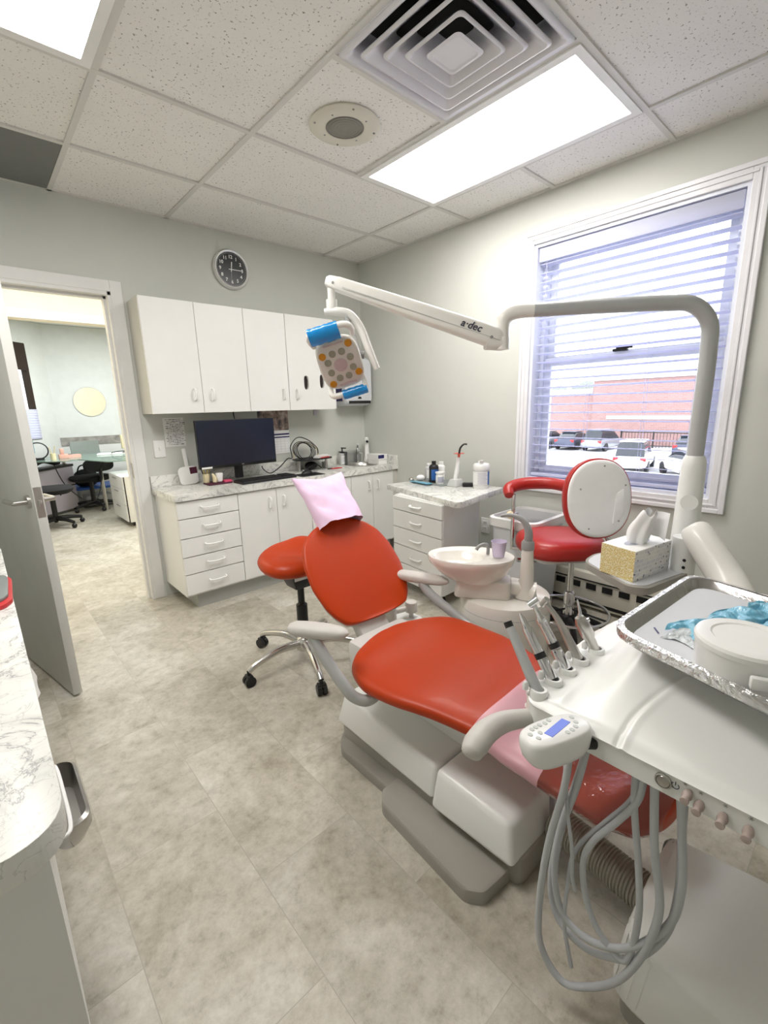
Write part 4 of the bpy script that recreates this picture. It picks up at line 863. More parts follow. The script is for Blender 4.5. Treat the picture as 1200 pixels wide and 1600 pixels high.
solo('metal_stopper', G().ball((-.33, -.93, zt + .014), (.02, .02, .014), None, 8), 'steel', 'small round metal cap beside the cotton wad on the cart', 'cap', origin=(-.33, -.93, zt))
solo('black_plug', G(Matrix.Translation((-.245, -1.40, zt)) @ Matrix.Rotation(R(-50), 4, 'Z')).box(-.04, .035, -.018, .018, 0, .028, .008), 'black', 'black plug lying between the curing light and the wipes canister', 'plug', origin=(-.245, -1.40, zt))

# ------------------------------------------------------------------ waste bin behind the assistant stool
t = thing('waste_bin', 'tall pale rectangular bin with a recessed grey top below the window', 'bin', (-.28, -1.94, 0))
b0, b1 = rrect(-.425, -.09, -2.0, -1.75, .05), rrect(-.455, -.065, -2.03, -1.725, .06)
link('body', G().frus(b0, b1, .0, .55, .004), 'towel', t)
g = G(); r1 = rrect(-.47, -.05, -2.045, -1.71, .065); r2 = rrect(-.45, -.07, -2.025, -1.73, .055)
g.loft([[(x, y, .55) for x, y in r1], [(x, y, .60) for x, y in r1], [(x, y, .605) for x, y in r2], [(x, y, .585) for x, y in r2]], cap=False); link('rim', g, 'whitegl', t)
link('lid_panel', G().prism(r2, .575, .586), 'neck', t, False)

# ------------------------------------------------------------------ baseboard heater
t = thing('baseboard_heater', 'long pale baseboard heater with dark square vents under the window', 'heater', (-.03, -2.4, 0))
link('housing', G().frus([(-.055, -3.98), (0, -3.98), (0, -1.93), (-.055, -1.93)], [(-.045, -3.98), (0, -3.98), (0, -1.93), (-.045, -1.93)], .02, .235, .004), 'sph', t)
link('top_slot', G().box(-.052, -.046, -3.96, -1.95, .185, .192), 'black', t, False)
for k in range(19): link('vent', G().box(-.0545, -.045, -2.045 - k * .098, -1.985 - k * .098, .135, .172), 'black', t, False)
link('bottom_slot', G().box(-.056, -.05, -3.96, -1.95, .035, .055), 'black', t, False)

# ------------------------------------------------------------------ cuspidor
t = thing('cuspidor', 'white spittoon unit with oval bowl on a rounded white cabinet beside the chair', 'cuspidor', (-1.1, -2.25, 0))
link('cabinet', G().lathe([(.20, 0), (.205, .01), (.205, .40), (.198, .425), (.17, .437), (.001, .437)], (-1.04, -2.225, 0), 56), 'bowl', t)
link('seam', G().torus((-1.04, -2.225, .375), .2045, .0012, 60, 5), 'neck', t)
um = Matrix.Translation((-1.185, -2.135, .0)) @ Matrix.Rotation(math.atan2(-.30, .20), 4, 'Z')
def oring(a, b, z, x0=0): return [(x0 + a * math.cos(2 * PI * k / 48), b * math.sin(2 * PI * k / 48), z) for k in range(48)]
g = G(um)
g.loft([oring(.10, .07, .505, .03), oring(.115, .08, .515, .02), oring(.15, .10, .545, .01), oring(.185, .122, .59, 0), oring(.193, .130, .612, 0), oring(.190, .127, .622, 0), oring(.183, .120, .622, 0)] +
       [oring(.176, .112, .616, 0), oring(.118, .094, .6155, -.052), oring(.110, .086, .608, -.052), oring(.098, .074, .575, -.052), oring(.05, .04, .560, -.052), oring(.004, .004, .558, -.052)], cap=False)
link('bowl', g, 'bowl', t, ang=60)
link('bowl_pedestal', G(um).frus([(-.07 + x, y) for x, y in rrect(0, .25, -.055, .055, .03)], [(-.06 + x, y) for x, y in rrect(0, .24, -.065, .065, .03)], .435, .52, .008), 'bowl', t)
link('support_arm', G().tube([(-1.21, -2.13, .487), (-1.14, -2.22, .485), (-1.06, -2.315, .475), (-1.03, -2.36, .46)], [.026, .026, .035, .05], 16), 'bowl', t)
link('bowl_rinse_spout', G(um).tube([(.075, .03, .62), (.075, .03, .655), (.06, .022, .668), (.035, .01, .660), (.025, .004, .645)], .008, 10), 'neck', t)
link('tower', G().lathe([(.05, .44), (.042, .48), (.030, .52), (.0265, .63), (.025, .66), (.001, .66)], (-1.045, -2.335, 0), 28), 'bowl', t)
link('tower_collar', G().lathe([(.0275, .66), (.0275, .692), (.022, .70), (.001, .70)], (-1.045, -2.335, 0), 24), 'neck', t)
link('cup_filler_spout', G().tube([(-1.045, -2.335, .69), (-1.045, -2.335, .74), (-1.05, -2.31, .785), (-1.07, -2.265, .805), (-1.09, -2.225, .80)], [.019, .017, .013, .009, .007], 14), 'neck', t)
cc = (um @ Vector((.122, 0, .622)))
t = thing('plastic_cup', 'lilac translucent drinking cup standing on the spittoon rim', 'cup', cc)
link('wall', G().lathe([(.001, .001), (.024, .001), (.025, .0), (.033, .068), (.035, .07), (.0335, .0705), (.0315, .067), (.0235, .004)], cc, 32), 'cup', t)
t = thing('suction_canister', 'short white capped canister standing low between the backrest and the spittoon', 'canister', (-1.30, -1.87, .20))
link('post', G().cyl((-1.30, -1.87, .0), (-1.30, -1.87, .30), .012, n=12), 'shell', t)
link('cap', G().lathe([(.030, .30), (.030, .345), (.027, .35), (.001, .35)], (-1.30, -1.87, 0), 28), 'bowl', t)
link('body', G().lathe([(.001, .33), (.034, .33), (.036, .26), (.036, .44), (.001, .44)][1:4], (-1.42, -1.84, 0), 28), 'bowl', t)
link('base', G().prism(rrect(-1.50, -1.26, -1.93, -1.79, .04), .24, .27, .005), 'shell', t)
link('coupling', G().cyl((-1.42, -1.84, .32), (-1.30, -1.87, .32), .014, n=12), 'bowl', t)
# ------------------------------------------------------------------ delivery unit in the right foreground
t = thing('delivery_unit', 'white instrument delivery head on a swing arm in the right foreground', 'delivery unit', (-1.75, -3.2, 0))
ux0, ux1, uy0, uy1 = -2.035, -1.36, -2.885, -3.62
def smooth(x): x = max(0, min(1, x)); return x * x * (3 - 2 * x)
def utop(x, y):
    a = smooth((-2.955 - y) / .10); b = smooth((x + 2.045) / .30)
    z = .715 + .085 * a * b - .012 * (1 - smooth((x + 2.037) / .025)) - .010 * (1 - smooth((uy0 + .002 - y) / .025))
    s = y + 3.083 + .105 * max(0, (x + 2.03) / .2 - .25) ** 1.5 * .8; z += -.004 * math.exp(-(s / .0045) ** 2) + .0022 * math.exp(-((s + .010) / .006) ** 2)
    z += .004 * math.exp(-((y + 2.965) / .012) ** 2) * smooth((x + 2.03) / .05)
    return z
def uxy(u, v):
    y = uy0 + (uy1 - uy0) * v
    x0 = ux0 + .045 * max(0, 1 - (uy0 - y) / .05) ** 2; x1 = ux1 - .30 * max(0, 1 - (uy0 - y) / .12) ** 1.5
    return x0 + (x1 - x0) * u, y
g = G(); NU, NV = 90, 260
g.grid(lambda u, v: (*uxy(u ** 1.3, v ** 1.4), utop(*uxy(u ** 1.3, v ** 1.4))), NU, NV)
# skirt
per = [(k / NU, 0) for k in range(NU + 1)] + [(1, k / NV) for k in range(1, NV + 1)] + [((NU - k) / NU, 1) for k in range(1, NU + 1)] + [(0, (NV - k) / NV) for k in range(1, NV)]
P = [uxy(a ** 1.3, b ** 1.4) for a, b in per]
g.loft([[(x, y, utop(x, y)) for x, y in P], [(x, y, .7035) for x, y in P]], cap=False)
link('top_cover', g, 'shell', t, ang=50)
g = G(); P2 = [((x + .004 if x < -2.0 else x), y - (.004 if y > -2.9 else 0)) for x, y in P]
g.loft([[(x, y, .702) for x, y in P2], [(x, y, .662) for x, y in P2], [(x * .96 - .07, y * .99 - .02, .655) for x, y in P2]]); link('lower_housing', g, 'shell', t, ang=30)
XF = Matrix(((0, 0, -1, -2.0315), (-1, 0, 0, 0), (0, 1, 0, 0), (0, 0, 0, 1)))   # local x = -y, local y = z, local z = -x (outward from fascia)
def fasc(y, z): return XF @ Matrix.Translation((-y, z, 0))
b = link('power_button', G(fasc(-3.157, .685)).lathe([(.0125, 0), (.0125, .003), (.0105, .004), (.010, .0025), (.009, .004), (.001, .005)], n=28), 'steel', t)
g = G(fasc(-3.1735, .6865)); pts = [(.0052 * math.cos(R(a)), .0052 * math.sin(R(a)), .0006) for a in range(125, 416, 15)]; g.tube(pts, .0007, 5, False); g.tube([(0, .001, .0006), (0, .007, .0006)], .0007, 5, False)
link('power_symbol', g, 'ink', t, False)
for y in (-3.192, -3.208, -3.2375, -3.2675):
    z = .688 if y > -3.2 else .6795
    k_ = link('flow_knob', G(fasc(y, z)).lathe([(.005, 0), (.007, .006), (.0072, .012), (.0055, .016), (.0052, .020), (.0062, .023), (.006, .026), (.001, .0265)], n=16, sx=1, sy=1), 'knob', t)
g = G()
for y in (-3.186, -3.2065, -3.2375, -3.2675):
    z = .698 if y > -3.19 else .696
    for k in range(3): g.tube([Vector(fasc(y, z) @ Vector((.0032 * math.cos(R(60 * k)), .0032 * math.sin(R(60 * k)), .0005))), Vector(fasc(y, z) @ Vector((-.0032 * math.cos(R(60 * k)), -.0032 * math.sin(R(60 * k)), .0005)))], .0004, 4, False)
link('fan_symbols', g, 'neck', t, False)
# instrument holders and instruments
hx = [-2.010, -1.955, -1.898, -1.842, -1.775]; hy = [-2.925, -2.928, -2.930, -2.932, -2.938]; ends = [(-1.988, -2.835, .832), (-1.94, -2.835, .835), (-1.90, -2.84, .852), (-1.843, -2.845, .835), (-1.80, -2.895, .815)]
for x, y in zip(hx, hy):
    g = G(); g.loft([[(x + .0165 * math.cos(2 * PI * i / 18) * s, y + (.018 * math.sin(2 * PI * i / 18) * s), z) for i in range(18)] for z, s in ((.70, 1.0), (.722, 1.0), (.727, .9), (.727, .62), (.715, .6), (.712, .05))], cap=False)
    g.lathe([(.006, 0), (.007, .01), (.004, .016), (.001, .017)], (x - .012, y + .022, .722), 10)
    link('holder', g, 'shell', t)
def inst(name, lab, i, parts, cat='dental instrument'):
    a = Vector((hx[i], hy[i], .716)); b = Vector(ends[i]); d_ = (b - a); L = d_.length; d_.normalize(); s_ = d_.cross(Vector((0, 0, 1))).normalized(); u_ = s_.cross(d_)
    o = thing(name, lab, cat, tuple(a)); m_ = Matrix(((s_.x, u_.x, d_.x, a.x), (s_.y, u_.y, d_.y, a.y), (s_.z, u_.z, d_.z, a.z), (0, 0, 0, 1)))
    for nm, fn, mt in parts: link(nm, fn(G(m_), L), mt, o)
    return o
inst('suction_wand', 'plain pale grey wand with black tip, leftmost in the instrument row', 0, [('body', lambda g, L: g.lathe([(.011, 0), (.0115, .03), (.0095, L - .012), (.008, L - .012)], n=18), 'tube'), ('tip', lambda g, L: g.lathe([(.009, L - .012), (.009, L), (.001, L)], n=16), 'black')])
inst('slow_handpiece', 'straight chrome handpiece with tapered nose, second in the instrument row', 1, [
 ('motor', lambda g, L: g.lathe([(.0115, .006), (.0125, .01), (.012, .05), (.011, .052)], n=18), 'chrome'), ('base_ring', lambda g, L: g.lathe([(.012, 0), (.012, .008)], n=18), 'black'),
 ('middle_ring', lambda g, L: g.lathe([(.0118, .052), (.0118, .064)], n=18), 'black'), ('nose', lambda g, L: g.lathe([(.0105, .064), (.0105, L - .035), (.008, L - .03), (.006, L - .012), (.003, L), (.001, L)], n=18), 'chrome')])
inst('contra_angle_handpiece', 'chrome handpiece with angled head and black middle ring, third in the instrument row', 2, [
 ('motor', lambda g, L: g.lathe([(.0115, .006), (.0125, .01), (.012, .05), (.011, .052)], n=18), 'chrome'), ('base_ring', lambda g, L: g.lathe([(.012, 0), (.012, .008)], n=18), 'black'), ('middle_ring', lambda g, L: g.lathe([(.0118, .055), (.0118, .067)], n=18), 'black'),
 ('neck', lambda g, L: g.lathe([(.0105, .067), (.0100, L - .052), (.0115, L - .048), (.0105, L - .040), (.006, L - .033), (.005, L - .008)], n=18), 'chrome'), ('head', lambda g, L: g.cyl((-.006, -.008, L - .006), (.006, .012, L - .001), .0078, n=16), 'chrome')])
inst('high_speed_handpiece', 'slim curved steel handpiece with small round head, fourth in the instrument row', 3, [
 ('base_ring', lambda g, L: g.lathe([(.011, 0), (.011, .007)], n=18), 'black'), ('body', lambda g, L: g.tube([(0, 0, .006), (0, 0, .03), (0, .003, L * .55), (0, .001, L * .8), (0, -.006, L)], [.010, .011, .0085, .0062, .005], 16), 'steel'), ('head', lambda g, L: g.cyl((0, -.016, L - .004), (0, .004, L + .004), .0075, n=16), 'steel')])
inst('air_water_syringe', 'stubby chrome air water syringe with thin nozzle, fifth in the instrument row', 4, [
 ('body', lambda g, L: g.lathe([(.010, 0), (.0115, .03), (.011, .035), (.015, .045), (.015, L - .03), (.010, L - .018)], n=18), 'steel'), ('button', lambda g, L: g.cyl((0, .010, L - .03), (0, .018, L - .03), .005, n=12), 'chrome'), ('nozzle', lambda g, L: g.tube([(0, 0, L - .02), (0, .005, L - .01), (.006, .012, L + .02)], [.006, .004, .0018], 10), 'chrome')])
# keypad pod
pm = Matrix.Translation((-2.088, -3.002, .712)) @ Matrix.Rotation(R(-20), 4, 'Z') @ Matrix.Rotation(R(-6), 4, 'X')
PW, PD = .068, .034
g = G(pm); g.loft([[(PW * w * se(2 * PI * k / 44, 3)[0], PD * w * se(2 * PI * k / 44, 3)[1], z) for k in range(44)] for z, w in ((-.044, .05), (-.044, .60), (-.038, .82), (-.027, .94), (-.009, 1.0), (.002, 1.0), (.008, .97), (.011, .90), (.011, .1))])
kp = link('keypad_pod', g, 'whitegl', t, ang=60)
link('display', G(pm).box(-.030, .030, -.008, .008, .0105, .0118, m=Matrix.Translation((.004, 0, 0)) @ Matrix.Rotation(R(18), 4, 'Z')), 'lcd', kp, False)
g = G(pm); rnd = random.Random(5)
for x, y in ((-.050, .006), (-.044, -.008), (-.038, .016), (-.032, .002), (-.028, .018), (-.018, .020), (-.006, .020), (.006, .024), (.044, -.002), (.034, -.012), (.022, -.016), (.048, .012), (.010, -.018)):
    g.lathe([(.0042, 0), (.004, .0012), (.001, .0013)], (x, y, .0108), 12, sx=1.0, sy=1.2)
link('keys', g, 'keys', kp)
link('pod_joint', G().cyl((-2.05, -3.03, .69), (-2.028, -3.045, .685), .011, n=20), 'black', t)
# positioning handle reaching out from under the head
rr = [(-2.145, -2.90, .645, .020), (-2.14, -2.895, .66, .026), (-2.12, -2.888, .672, .027), (-2.085, -2.885, .674, .024), (-2.04, -2.89, .672, .020), (-1.98, -2.92, .672, .019)]
link('handle', G().tube([(-2.184, -2.890, .652), (-2.178, -2.888, .655), (-2.158, -2.884, .660), (-2.12, -2.880, .664), (-2.07, -2.888, .664), (-2.02, -2.915, .662), (-1.96, -2.95, .66)], [.004, .019, .024, .023, .020, .017, .015], 18), 'pad', t)
# swing arm to the column
link('swing_arm', G().tube([(-.700, -2.850, .790), (-.706, -2.860, .780), (-.725, -2.885, .75), (-.80, -3.01, .615), (-.95, -3.12, .50), (-1.20, -3.30, .47), (-1.45, -3.40, .55), (-1.55, -3.42, .64)], [.02, .048, .056, .060, .060, .06, .06, .06], 24, sub=8), 'lampw', t)
# tray and what lies on it
t2 = thing('instrument_tray', 'rounded metal tray wrapped in clear film on top of the delivery unit', 'tray', (-1.75, -3.25, .82))
TA = [(-1.885, -3.0), (-1.445, -3.03), (-1.60, -3.60), (-2.06, -3.55)]
def inset(Pq, k): c = Vector((sum(p[0] for p in Pq) / 4, sum(p[1] for p in Pq) / 4)); return [tuple(c + (Vector(p) - c) * k) for p in Pq]
O_, I1, I2 = rpoly(inset(TA, 1.0), .06, 6), rpoly(inset(TA, .972), .055, 6), rpoly(inset(TA, .90), .05, 6)
g = G(); g.loft([[(x, y, z) for x, y in Q] for Q, z in ((rpoly(inset(TA, .95), .055, 6), .818), (O_, .835), (O_, .841), (I1, .844), (rpoly(inset(TA, .955), .055, 6), .841), (rpoly(inset(TA, .925), .05, 6), .822), (I2, .820))], cap=True)
link('rim', g, 'foil', t2, ang=60)
link('film_wrap', G().loft([[(x, y, z) for x, y in Q] for Q, z in ((rpoly(inset(TA, 1.006), .06, 6), .828), (rpoly(inset(TA, 1.008), .06, 6), .844), (rpoly(inset(TA, .965), .055, 6), .847))], cap=False), film('film_wrap', (240, 240, 240), .12, .08, wr=55, gloss=.6), t2)
solo('tray_liner', G().prism(rpoly(inset(TA, .905), [.05] * 4, 6), .8205, .8245), 'traypap', 'grey white paper liner covering the wrapped tray', 'liner', origin=(-1.75, -3.25, .8205))
solo('tray_stand', G().prism(rpoly(inset(TA, .6), .04, 4), .803, .815), 'shell', 'white pedestal pad carrying the wrapped tray', 'stand', origin=(-1.75, -3.25, .803))
def pch(u, v):
    x = -1.80 + .27 * u + .02 * math.sin(v * 9); y = -3.075 - .13 * v - .10 * u + .01 * math.sin(u * 14)
    n_ = noise.noise(Vector((u * 4, v * 3, 1))) ; n2 = noise.noise(Vector((u * 13, v * 7, 4)))
    return (x, y, .832 + .012 * abs(n_) * 2 + .009 * n2 * (1 if .05 < v < .95 else 0) + .010 * math.sin(PI * v) * math.sin(PI * u))
t3 = thing('sterilization_pouch', 'crumpled shiny blue pouch lying on the wrapped tray', 'pouch', (-1.66, -3.18, .8245))
link('blue_film', G().grid(pch, 60, 40, thick=.001), 'pouch', t3, ang=80)
link('clear_end', G().grid(lambda u, v: (-1.83 + .05 * u + .012 * math.sin(v * 8), -3.075 - .14 * v - .02 * u, .8265 + .010 * u + .003 * noise.noise(Vector((u * 5, v * 9, 0)))), 12, 24, thick=.001), 'pouchw', t3, ang=80)
link('marker_stripe', G(Matrix.Translation((-1.80, -3.06, .8255)) @ Matrix.Rotation(R(35), 4, 'Z')).box(-.012, .012, -.0015, .0015, 0, .0008), 'navy', t3, False)
t4 = thing('lidded_canister', 'short wide white canister with flat lid on the tray at the right edge', 'canister', (-1.868, -3.212, .8245))
cc = (-1.868, -3.212, .825)
link('body', G().lathe([(.066, 0), (.070, .004), (.0725, .055), (.073, .057)], cc, 56), 'whitegl', t4)
link('lid', G().lathe([(.074, .056), (.0745, .064), (.072, .069), (.066, .0705), (.052, .0705), (.049, .0685), (.001, .0685)], cc, 56), 'whitegl', t4, ang=15)
link('latch', G(Matrix.Translation((cc[0] - .070, cc[1] - .028, cc[2] + .03)) @ Matrix.Rotation(R(22), 4, 'Z')).box(-.012, 0, -.012, .012, -.006, .014, .003), 'white', t4)
# hanging tubing
def tb(pts, r, lab): return tag(link('tubing', G().tube(pts, r * .84, 12, sub=8), 'tubing'), lab, 'tube', 'grey tubing hanging under the delivery head')
X = -2.0
tb([(-2.02, -3.00, .66), (X - .02, -2.995, .55), (X - .03, -2.975, .40), (X - .03, -2.965, .24), (X - .03, -2.975, .13), (X - .02, -3.02, .07), (X, -3.07, .09), (X, -3.12, .17), (X, -3.155, .28), (X, -3.17, .40), (X, -3.15, .52), (X, -3.137, .66)], .0085, 'thick grey hose whose loop hangs lowest under the delivery head')
tb([(-1.99, -3.022, .66), (X, -3.01, .55), (X, -2.985, .42), (X, -2.98, .30), (X, -3.00, .225), (X, -3.04, .205), (X, -3.09, .225), (X, -3.14, .28), (X + .01, -3.185, .37), (X + .01, -3.195, .46), (X + .01, -3.185, .56), (X + .01, -3.172, .66)], .0082, 'grey hose making the upper of two wide loops that end at the right')
tb([(-1.97, -3.018, .66), (X + .02, -3.00, .54), (X + .01, -2.978, .40), (X + .01, -2.968, .27), (X + .01, -2.985, .19), (X + .01, -3.03, .165), (X + .01, -3.08, .18), (X + .01, -3.14, .24), (X + .02, -3.18, .33), (X + .02, -3.19, .44), (X + .03, -3.18, .56), (X + .03, -3.175, .66)], .0080, 'grey hose making the lower of two wide loops that end at the right')
tb([(-1.98, -3.115, .66), (X, -3.118, .60), (X, -3.09, .53), (X, -3.05, .45), (X, -3.035, .385), (X, -3.045, .31), (X, -3.075, .25), (X, -3.12, .225), (X, -3.135, .26), (X, -3.14, .36), (X, -3.13, .46), (X, -3.112, .58), (X + .01, -3.105, .66)], .0072, 'grey hose bending left across the others and back up to the middle')
tb([(-1.995, -3.112, .66), (X + .01, -3.105, .585), (X + .01, -3.065, .50), (X + .01, -3.03, .43), (X + .01, -3.01, .37), (X + .01, -3.005, .30), (X + .0, -3.008, .20), (X, -3.03, .10)], .0052, 'thin grey tube dropping from the middle to the bottom of the lowest loop')
tb([(-2.03, -2.988, .66), (X - .01, -2.99, .58), (X - .01, -3.0, .49), (X - .01, -3.015, .41), (X - .01, -3.02, .345), (X - .01, -3.028, .315)], .0045, 'short thin grey tube ending free behind the left hoses')
# utility box on the floor under the unit
t = thing('utility_box', 'white rounded floor box joined to the chair by the ribbed hose', 'floor box', (-1.8, -3.4, 0))
link('cover', G().frus(rpoly([(-1.60, -3.085), (-1.965, -3.085), (-1.985, -3.75), (-1.50, -3.75)], [.03, .06, .05, .05], 5), rpoly([(-1.62, -3.095), (-1.94, -3.10), (-1.96, -3.73), (-1.53, -3.73)], [.03, .06, .05, .05], 5), .055, .215, .022, seg=4), 'shell', t)
link('plinth', G().prism(rpoly([(-1.62, -3.11), (-1.945, -3.105), (-1.96, -3.73), (-1.52, -3.73)], .04, 4), 0, .052), 'plate', t)
def hose_path(k): return Vector((-1.70 - .03 * k, -2.838 - .25 * k, .105 + .0 * k))
g = G(); rings = []; n_ = 150
for i in range(n_ + 1):
    k = i / n_; c_ = hose_path(k); r_ = .041 + .006 * (1 if (i % 5) < 2 else 0)
    d_ = (hose_path(1) - hose_path(0)).normalized(); s_ = d_.cross(Vector((0, 0, 1))).normalized(); u_ = s_.cross(d_)
    rings.append([c_ + (s_ * math.cos(2 * PI * q / 24) + u_ * math.sin(2 * PI * q / 24)) * r_ for q in range(24)])
g.loft(rings); solo('corrugated_hose', g, 'hosem', 'grey ribbed hose between the chair base and the white floor box', 'hose', origin=(-1.72, -2.97, 0.1), ang=60)
# ------------------------------------------------------------------ light column, arm and lamp
t = thing('support_column', 'white column with bent grey tube arm standing right of the window', 'column', (-.55, -2.79, 0))
p = (-.55, -2.79)
link('lower_post', G().lathe([(.11, 0), (.11, .02), (.055, .05), (.052, .60), (.048, .80), (.045, 1.0), (.043, 1.03), (.034, 1.05)], (*p, 0), 32), 'shell', t)
link('oval_cap', G().cyl((p[0] - .046, p[1] - .012, .86), (p[0] - .049, p[1] - .0125, .86), .032, n=28), 'shell', t)
e = Vector((-1.04, -2.18, 1.64))
link('upper_tube', G().tube([(*p, 1.04), (*p, 1.2), (*p, 1.46), (p[0] - .008, p[1] + .01, 1.57), (p[0] - .05, p[1] + .06, 1.634), (p[0] - .11, p[1] + .137, 1.645), (-.80, -2.48, 1.648), (-.97, -2.268, 1.648)], [.031, .031, .030, .030, .030, .030, .029, .028], 20, sub=8), 'tube', t)
link('elbow', G().tube([(-.97, -2.268, 1.648), (-1.015, -2.212, 1.646), (-1.04, -2.18, 1.625), (-1.045, -2.172, 1.59), (-1.045, -2.172, 1.535)], [.028, .030, .030, .028, .028], 20, sub=6), 'lampw', t)
link('holder_post', G().cyl((-.70, -2.83, .40), (-.70, -2.83, .74), .045, n=24).cyl((-.70, -2.83, .02), (-.70, -2.83, .4), .05, n=24), 'shell', t)
g = G()
for z in (.655, .625): g.cyl((-.742, -2.845, z), (-.747, -2.847, z), .006, n=10)
link('screw_holes', g, 'black', t)
t = thing('dental_light', 'white jointed dental light with round amber and grey lenses over the chair', 'dental light', (-1.58, -1.75, 1.5))
a, b = Vector((-1.07, -2.15, 1.545)), Vector((-1.585, -1.725, 1.765))
d_ = (b - a).normalized(); s_ = d_.cross(Vector((0, 0, 1))).normalized(); u_ = s_.cross(d_); L = (b - a).length
AM = Matrix(((d_.x, s_.x, u_.x, a.x), (d_.y, s_.y, u_.y, a.y), (d_.z, s_.z, u_.z, a.z), (0, 0, 0, 1)))
def bring(x, w, h0, h1): return [(x, w * se(2 * PI * k / 28, 4)[0], (h0 + h1) / 2 + (h1 - h0) / 2 * se(2 * PI * k / 28, 4)[1]) for k in range(28)]
g = G(AM); g.loft([bring(*q) for q in ((-.045, .02, -.02, .02), (-.035, .028, -.03, .032), (.0, .032, -.038, .042), (.06, .033, -.038, .047), (.35, .031, -.032, .040), (L - .03, .027, -.022, .032), (L + .01, .025, -.018, .026), (L + .022, .015, -.01, .018))])
ar = link('spring_arm', g, 'lampw', t, ang=45)
link('seam', G(AM).box(-.02, L - .05, .0305, .0335, -.007, -.005).box(-.02, L - .05, -.0335, -.0305, -.007, -.005), 'palegr', ar, False)
# lettering on the arm side that faces the camera
side = 1 if (Vector((-2.76, -3.3, 1.28)) - a).dot(s_) > 0 else -1
tm = AM @ Matrix.Translation((.115, side * .0335, .012)) @ (Matrix(((1, 0, 0, 0), (0, 0, 1, 0), (0, 1, 0, 0), (0, 0, 0, 1))) if side > 0 else Matrix(((-1, 0, 0, 0), (0, 0, -1, 0), (0, 1, 0, 0), (0, 0, 0, 1))))
tx = G(); tx.add(text_g('a·dec', .042, tm, .0008, shear=.25, bold=.0006)); link('lettering', tx, 'ink', ar, False)
link('pivot_cap', G(AM).cyl((0.02, side * .033, -.005), (.02, side * .036, -.005), .006, n=12).cyl((L - .01, side * .025, 0), (L - .01, side * .028, 0), .005, n=12), 'neck', ar)
link('elbow_joint', G().cyl((-1.045, -2.172, 1.50), (-1.045, -2.172, 1.548), .030, n=24).tube([(-1.045, -2.172, 1.525), (-1.10, -2.127, 1.53)], .030, 20), 'lampw', t)
link('drop_pin', G().cyl((b.x, b.y, b.z - .01), (b.x, b.y, b.z - .09), .015, n=18).cyl((b.x, b.y, b.z - .06), (b.x, b.y, b.z - .105), .022, n=20), 'lampw', t)
# yoke: flat bent bar from the pin, round and down the right side
Y0 = Vector((b.x, b.y, b.z - .105))
rt = Vector((.72, -.69, 0)).normalized(); fw = Vector((.69, .72, 0))
def Q(r_, u_, f_=0): return Y0 + rt * r_ + Vector((0, 0, u_)) + fw * f_
yk = link('yoke', G().tube([Q(-.03, .0, 0), Q(.02, .0, 0), Q(.07, -.012, .01), (Q(.11, -.06, .02)), Q(.145, -.15, .02), Q(.175, -.225, .02)], [.018, .025, .025, .024, .022, .018], 16, flat=.7), 'lampw', t)
link('inner_rod', G().tube([Q(.055, -.02, .0), Q(.085, -.10, .01), Q(.105, -.16, .01)], .010, 12), 'palegr', yk)
link('tension_knob', G().cyl(Q(.085, -.165, .0), Q(.125, -.170, .0), .016, n=16), 'neck', yk)
# head: rounded square facing down and towards the camera
hc_ = Vector((-1.60, -1.785, 1.455)); fn = Vector((-.42, -.62, -.40)).normalized()
upv = Vector((0, 0, 1)); upv = (upv - fn * upv.dot(fn)).normalized(); rv = upv.cross(fn); rot = Matrix.Rotation(R(17), 3, fn)
upv = rot @ upv; rv = rot @ rv
HM = Matrix(((rv.x, upv.x, fn.x, hc_.x), (rv.y, upv.y, fn.y, hc_.y), (rv.z, upv.z, fn.z, hc_.z), (0, 0, 0, 1)))
def hr(w, h, z, y=0): return [(w * se(2 * PI * k / 44, 3.4)[0], y + h * se(2 * PI * k / 44, 3.4)[1], z) for k in range(44)]
g = G(HM); g.loft([hr(.02, .02, -.065), hr(.05, .06, -.062), hr(.075, .09, -.045), hr(.088, .105, -.015), hr(.088, .105, .0), hr(.085, .102, .006), hr(.083, .100, .006)]); hd = link('lamp_housing', g, 'lampw', t, ang=60)
link('lens_plate', G(HM).loft([hr(.080, .096, .005), hr(.080, .096, .0085), hr(.076, .092, .0105), hr(.01, .01, .0105)]), 'face', hd, ang=60)
def lensg(x, y, r): return G(HM).lathe([(r, .0100), (r, .0125), (r * .85, .0135), (r * .5, .0125), (.001, .0122)], (x, y, 0), 24)
for x, y in ((-.060, .050), (.054, .074), (-.054, -.072), (.062, -.050)): link('amber_lens', lensg(x, y, .0145), 'amber', hd)
for k in range(8):
    a_ = R(22 + 45 * k); link('grey_lens', lensg(.050 * math.cos(a_), -.002 + .056 * math.sin(a_), .0142), 'lens', hd)
link('centre_lens', lensg(0, -.002, .027), 'lensc', hd)
link('vent_bars', G(HM).box(-.045, .035, .083, .089, .0105, .0125).box(-.03, .045, -.088, -.080, .0105, .0125), 'lensc', hd, False)
link('top_handle', G(HM).tube([(-.080, .085, -.02), (-.085, .13, .01), (-.06, .150, .015), (.05, .150, .015), (.08, .13, .01), (.080, .09, -.02)], [.010, .012, .013, .013, .012, .010], 14), 'lampw', t)
link('bottom_handle', G(HM).tube([(-.070, -.085, -.02), (-.075, -.115, .01), (-.05, -.125, .015), (.05, -.125, .015), (.072, -.112, .01), (.070, -.085, -.02)], [.010, .012, .013, .013, .012, .010], 14), 'lampw', t)
def bar(x0, x1, y, h, dz=0): return G(HM).grid(lambda u, v: (x0 + (x1 - x0) * u, y + h * math.cos(2 * PI * v) + .003 * noise.noise(Vector((u * 9, v * 4, y))), .015 + dz + .020 * math.sin(2 * PI * v)), 20, 20)
